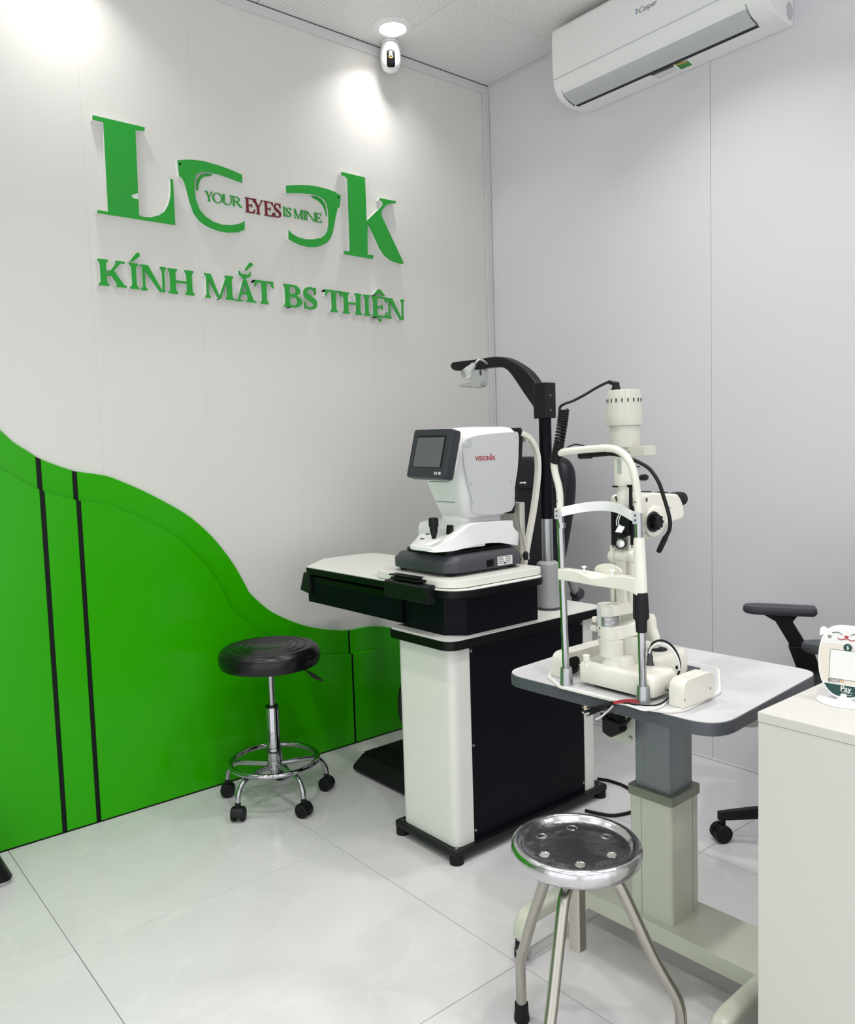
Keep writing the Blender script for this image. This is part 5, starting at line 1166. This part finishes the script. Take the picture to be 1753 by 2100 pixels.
def arm(cpos, zt, par):
    c = Vector((cpos[0], cpos[1], 0)); sec = lambda k, z, dx=0: [c+fdir*((p[0]+dx)*k)+sdir*p[1]*k+Vector((0,0,z)) for p in roundpoly([(-.112,-.036),(.078,-.040),(.115,-.022),(.115,.022),(.078,.040),(-.112,.036)], .012, 3)]
    a = MB().loft([sec(.93, zt-.026), sec(1, zt-.018), sec(1, zt-.008), sec(.95, zt)]).build('arm_pad', 'charcoal', of, smooth=45)
    t0 = c+fdir*-.01+Vector((0,0,zt-.026)); t1 = c-fdir*.075+Vector((0,0,zt-.16)); t2 = c-fdir*.09+Vector((0,0,zt-.21)); 
    inw = (oc_-c); inw.z = 0; inw = inw-fdir*inw.dot(fdir)
    rg = []
    for p, wx, wy in ((c+fdir*.0+Vector((0,0,zt-.026)),.055,.022),(c-fdir*.012+Vector((0,0,zt-.05)),.026,.018),(t1,.026,.018)):
        rg.append([p+fdir*x*wx+sdir*y*wy for x, y in ((-1,-1),(1,-1),(1,1),(-1,1))])
    MB().loft(rg).build('arm_post', 'black_plastic', of, bevel=.003)
    rg = [[p+fdir*x*.036+sdir*y*.024 for x, y in ((-1,-1),(1,-1),(1,1),(-1,1))] for p in (t1+fdir*.014+Vector((0,0,.03)), t2-Vector((0,0,.03))-fdir*.01)]
    MB().loft(rg).build('arm_sleeve', 'black_plastic', of, bevel=.004)
    e = t2+inw*.75; e.z = .42
    MB().tube(spline([t2-Vector((0,0,.02)), t2-Vector((0,0,.05))+inw*.15, e], 4), .018, 10).build('arm_bracket', 'black_plastic', of)
arm((-.232, -1.562), .700, of)
arm((-.556, -1.918), .688, of)

# ================================================================== WHITE CABINET
KX, KY, KZ = -1.505, -2.166, .78
cab_ = thing('reception_cabinet', 'white reception cabinet in the right foreground carrying the cat-eared stand', 'cabinet', (-1.2, -2.6, 0))
MB().box(KX, -.93, -3.06, KY, KZ-.0175, KZ).build('top_panel', 'cabinet_white', cab_, bevel=.0008, seg=1)
MB().box(KX+.0184, -.932, KY-.018, KY-.0008, .06, KZ-.018).build('end_panel', 'cabinet_white', cab_, bevel=.0006, seg=1)
MB().box(KX+.0008, KX+.018, -3.058, KY-.0008, .06, KZ-.018).build('front_panel', 'cabinet_white', cab_, bevel=.0006, seg=1)
MB().box(-.95, -.932, -3.058, KY-.0184, .06, KZ-.018).build('back_panel', 'cabinet_white', cab_)
MB().box(KX+.0184, -.9504, -3.058, -3.04, .06, KZ-.018).build('end_panel', 'cabinet_white', cab_)
MB().box(KX+.03, -.95, -3.04, KY-.03, 0, .0598).build('plinth', 'cabinet_white', cab_)

# ================================================================== CAT-EARED PAYMENT STAND on the cabinet
qb = ZP(1733, 1438, KZ); 
qs = thing('payment_stand', 'white cat-eared payment display stand on the cabinet top', 'display stand', (qb.x, qb.y, KZ))
fn = (Vector((CAM.x, CAM.y, 0))-Vector((qb.x, qb.y, 0))).normalized(); fn = (Matrix.Rotation(math.radians(-14), 3, 'Z')@fn)
rgt = Vector((-fn.y, fn.x, 0)); upq = (Vector((0,0,1))-fn*.16).normalized()
MB().lathe([(.0005,0),(.046,0),(.047,.0012),(.044,.0032),(.0005,.004)], (qb.x, qb.y, KZ), 44).build('base', 'white_gloss', qs)
fo = qb+Vector((0,0,.0065))+fn*.012
Mq = frame(fo, rgt, upq)
HQ, WQ = .132, .047
def egg(k=1.0, n=48):
    out = []
    for i in range(n):
        a = 2*math.pi*i/n; s, c = math.sin(a), math.cos(a)
        e = .62
        x = WQ*math.copysign(abs(c)**(2/3.0), c)*(1.0 if s > 0 else 1-.10*s*s); y = math.copysign(abs(s)**(2/2.5), s)*HQ/2
        out.append((x*k*(1-.10*max(0, -y/(HQ/2))), HQ/2+y*k))
    return out
bd = MB().loft([lift(egg(.93), Mq, -.022), lift(egg(1.0), Mq, -.017), lift(egg(1.0), Mq, -.003), lift(egg(.97), Mq, 0)]).build('body', 'white_gloss', qs, smooth=50)
MB().tube([Mq@Vector((0,.012,-.010)), Vector((qb.x,qb.y,KZ+.003))], [.012,.016], 14).build('neck', 'white_gloss', qs)
for sg_ in (-1, 1):
    e = [(sg_*.030,HQ*.90),(sg_*.049,HQ*.80),(sg_*.0475,HQ*.915),(sg_*.044,HQ*.955)]
    MB().loft([lift([(p[0], p[1]) for p in roundpoly(e, .008, 3)], Mq, -.018), lift([(p[0], p[1]) for p in roundpoly(e, .008, 3)], Mq, -.008)]).build('ear', 'white_gloss', qs, bevel=.002)
def clip_egg(y0, y1, k=.93):
    poly = egg(k, 96); out = []
    for i in range(len(poly)):
        a, b = poly[i-1], poly[i]
        for (lim, sgn) in ((None, 0),): pass
        if y0 <= b[1] <= y1: out.append(b)
    return out
def plate(poly, z0, z1, name, m, par): return MB().loft([lift(poly, Mq, z0), lift(poly, Mq, z1)]).build(name, m, par, smooth=0)
plate(clip_egg(HQ*.755, HQ), .0002, .0008, 'face_plate', 'sticker_white', bd)
pb_ = plate(clip_egg(HQ*.195, HQ*.752), .0002, .0008, 'poster', 'beige_print', bd)
pf_ = plate(clip_egg(0, HQ*.192), .0002, .0008, 'poster_foot', 'teal_dark', bd)
k = MB()
def line2(pts, r=.0006, z=.0011): k.tube(spline([Mq@Vector((p[0], p[1], z)) for p in pts], 4), r, 6)
for s in (-1, 1):
    line2([(s*.007,HQ*.868),(s*.012,HQ*.89),(s*.018,HQ*.893),(s*.024,HQ*.878)])
    for j in range(3): line2([(s*.025,HQ*(.838-.012*j)),(s*.031,HQ*(.842-.016*j))], .0005)
k.build('brow_lines', 'grey_print', bd)
k = MB(); line2([(-.014,HQ*.815),(-.010,HQ*.800),(-.005,HQ*.808),(0,HQ*.820),(.005,HQ*.808),(.010,HQ*.800),(.014,HQ*.815)], .0009); k.build('mouth_line', 'red_print', bd)
plate([(-.0035,HQ*.858),(.0035,HQ*.858),(.003,HQ*.835),(0,HQ*.825),(-.003,HQ*.835)], .0009, .0014, 'nose', 'red_print', bd)
plate(circ((.003,HQ*.70), .0072, 24), .0009, .0012, 'seal', 'teal_dark', pb_)
text_mb('$', .009, Mq@Matrix.Translation((.003, HQ*.70, .0014)), extrude=.0001).build('seal_mark', 'sticker_white', pb_, smooth=0)
fr_ = [(p[0]+.003, p[1]+HQ*.46) for p in rrect(-.029,.029,-.0265,.0265,.004,4)]; fi = [(p[0]+.003, p[1]+HQ*.46) for p in rrect(-.028,.028,-.0255,.0255,.003,4)]
plate(fr_, .0009, .0011, 'panel_outline', 'sage_dark', pb_); plate(fi, .0011, .0013, 'panel_blank', 'sticker_white', pb_)
text_mb('BIDV', .0095, Mq@Matrix.Translation((-.017, HQ*.232, .0011)), extrude=.0001).build('lettering', 'grey_print', pb_, smooth=0)
k = MB(); line2([(-.0065,HQ*.235),(-.005,HQ*.253),(-.002,HQ*.253),(-.001,HQ*.236),(-.004,HQ*.232),(-.0065,HQ*.235)], .0005); k.build('emblem', 'gold_print', pb_)
text_mb('Pay', .013, Mq@Matrix.Translation((.003, HQ*.142, .0011)), extrude=.0001, bold=.0002).build('lettering', 'sticker_white', pf_, smooth=0)
for j in range(2): plate([(-.004,HQ*(.096-.034*j)),(.014,HQ*(.096-.034*j)),(.014,HQ*(.104-.034*j)),(-.004,HQ*(.104-.034*j))], .0009, .0011, 'small_print', 'pale_grey', pf_)

# ================================================================== BLACK CASE at the left edge, FLOOR CABLE
bx_ = thing('black_case', 'black case with pale bottom edge standing on the floor at the left', 'case', (-2.5, -.16, 0))
v = ZP(16, 1812, .012)+Vector((.016, 0, 0))
MB().loft([rsec(-2.70,v.x,-.268,-.06,.014,.02), rsec(-2.71,v.x+.004,-.270,-.058,.02,.025), rsec(-2.71,v.x-.068,-.258,-.064,.17,.03), rsec(-2.70,v.x-.085,-.25,-.072,.18,.03)]).build('shell', 'black_gloss', bx_, smooth=50)
MB().prism(rrect(-2.695, v.x-.003, -.258, -.064, .02, 4), 'z', .0005, .014).build('bottom_edge', 'pale_grey', bx_)
pc2 = [ZP(1225,1597,.006), ZP(1245,1600,.006), ZP(1262,1605,.006), ZP(1282,1613,.006), ZP(1310,1632,.006), ZP(1318,1650,.006), ZP(1300,1663,.006), ZP(1275,1670,.006), ZP(1252,1672,.006), ZP(1225,1668,.006), ZP(1200,1662,.006)]
tag(MB().tube(spline(pc2, 6), .0055, 10).build('power_cable', 'black_rubber'), 'black power cable looping on the floor beside the stand base', 'cable')
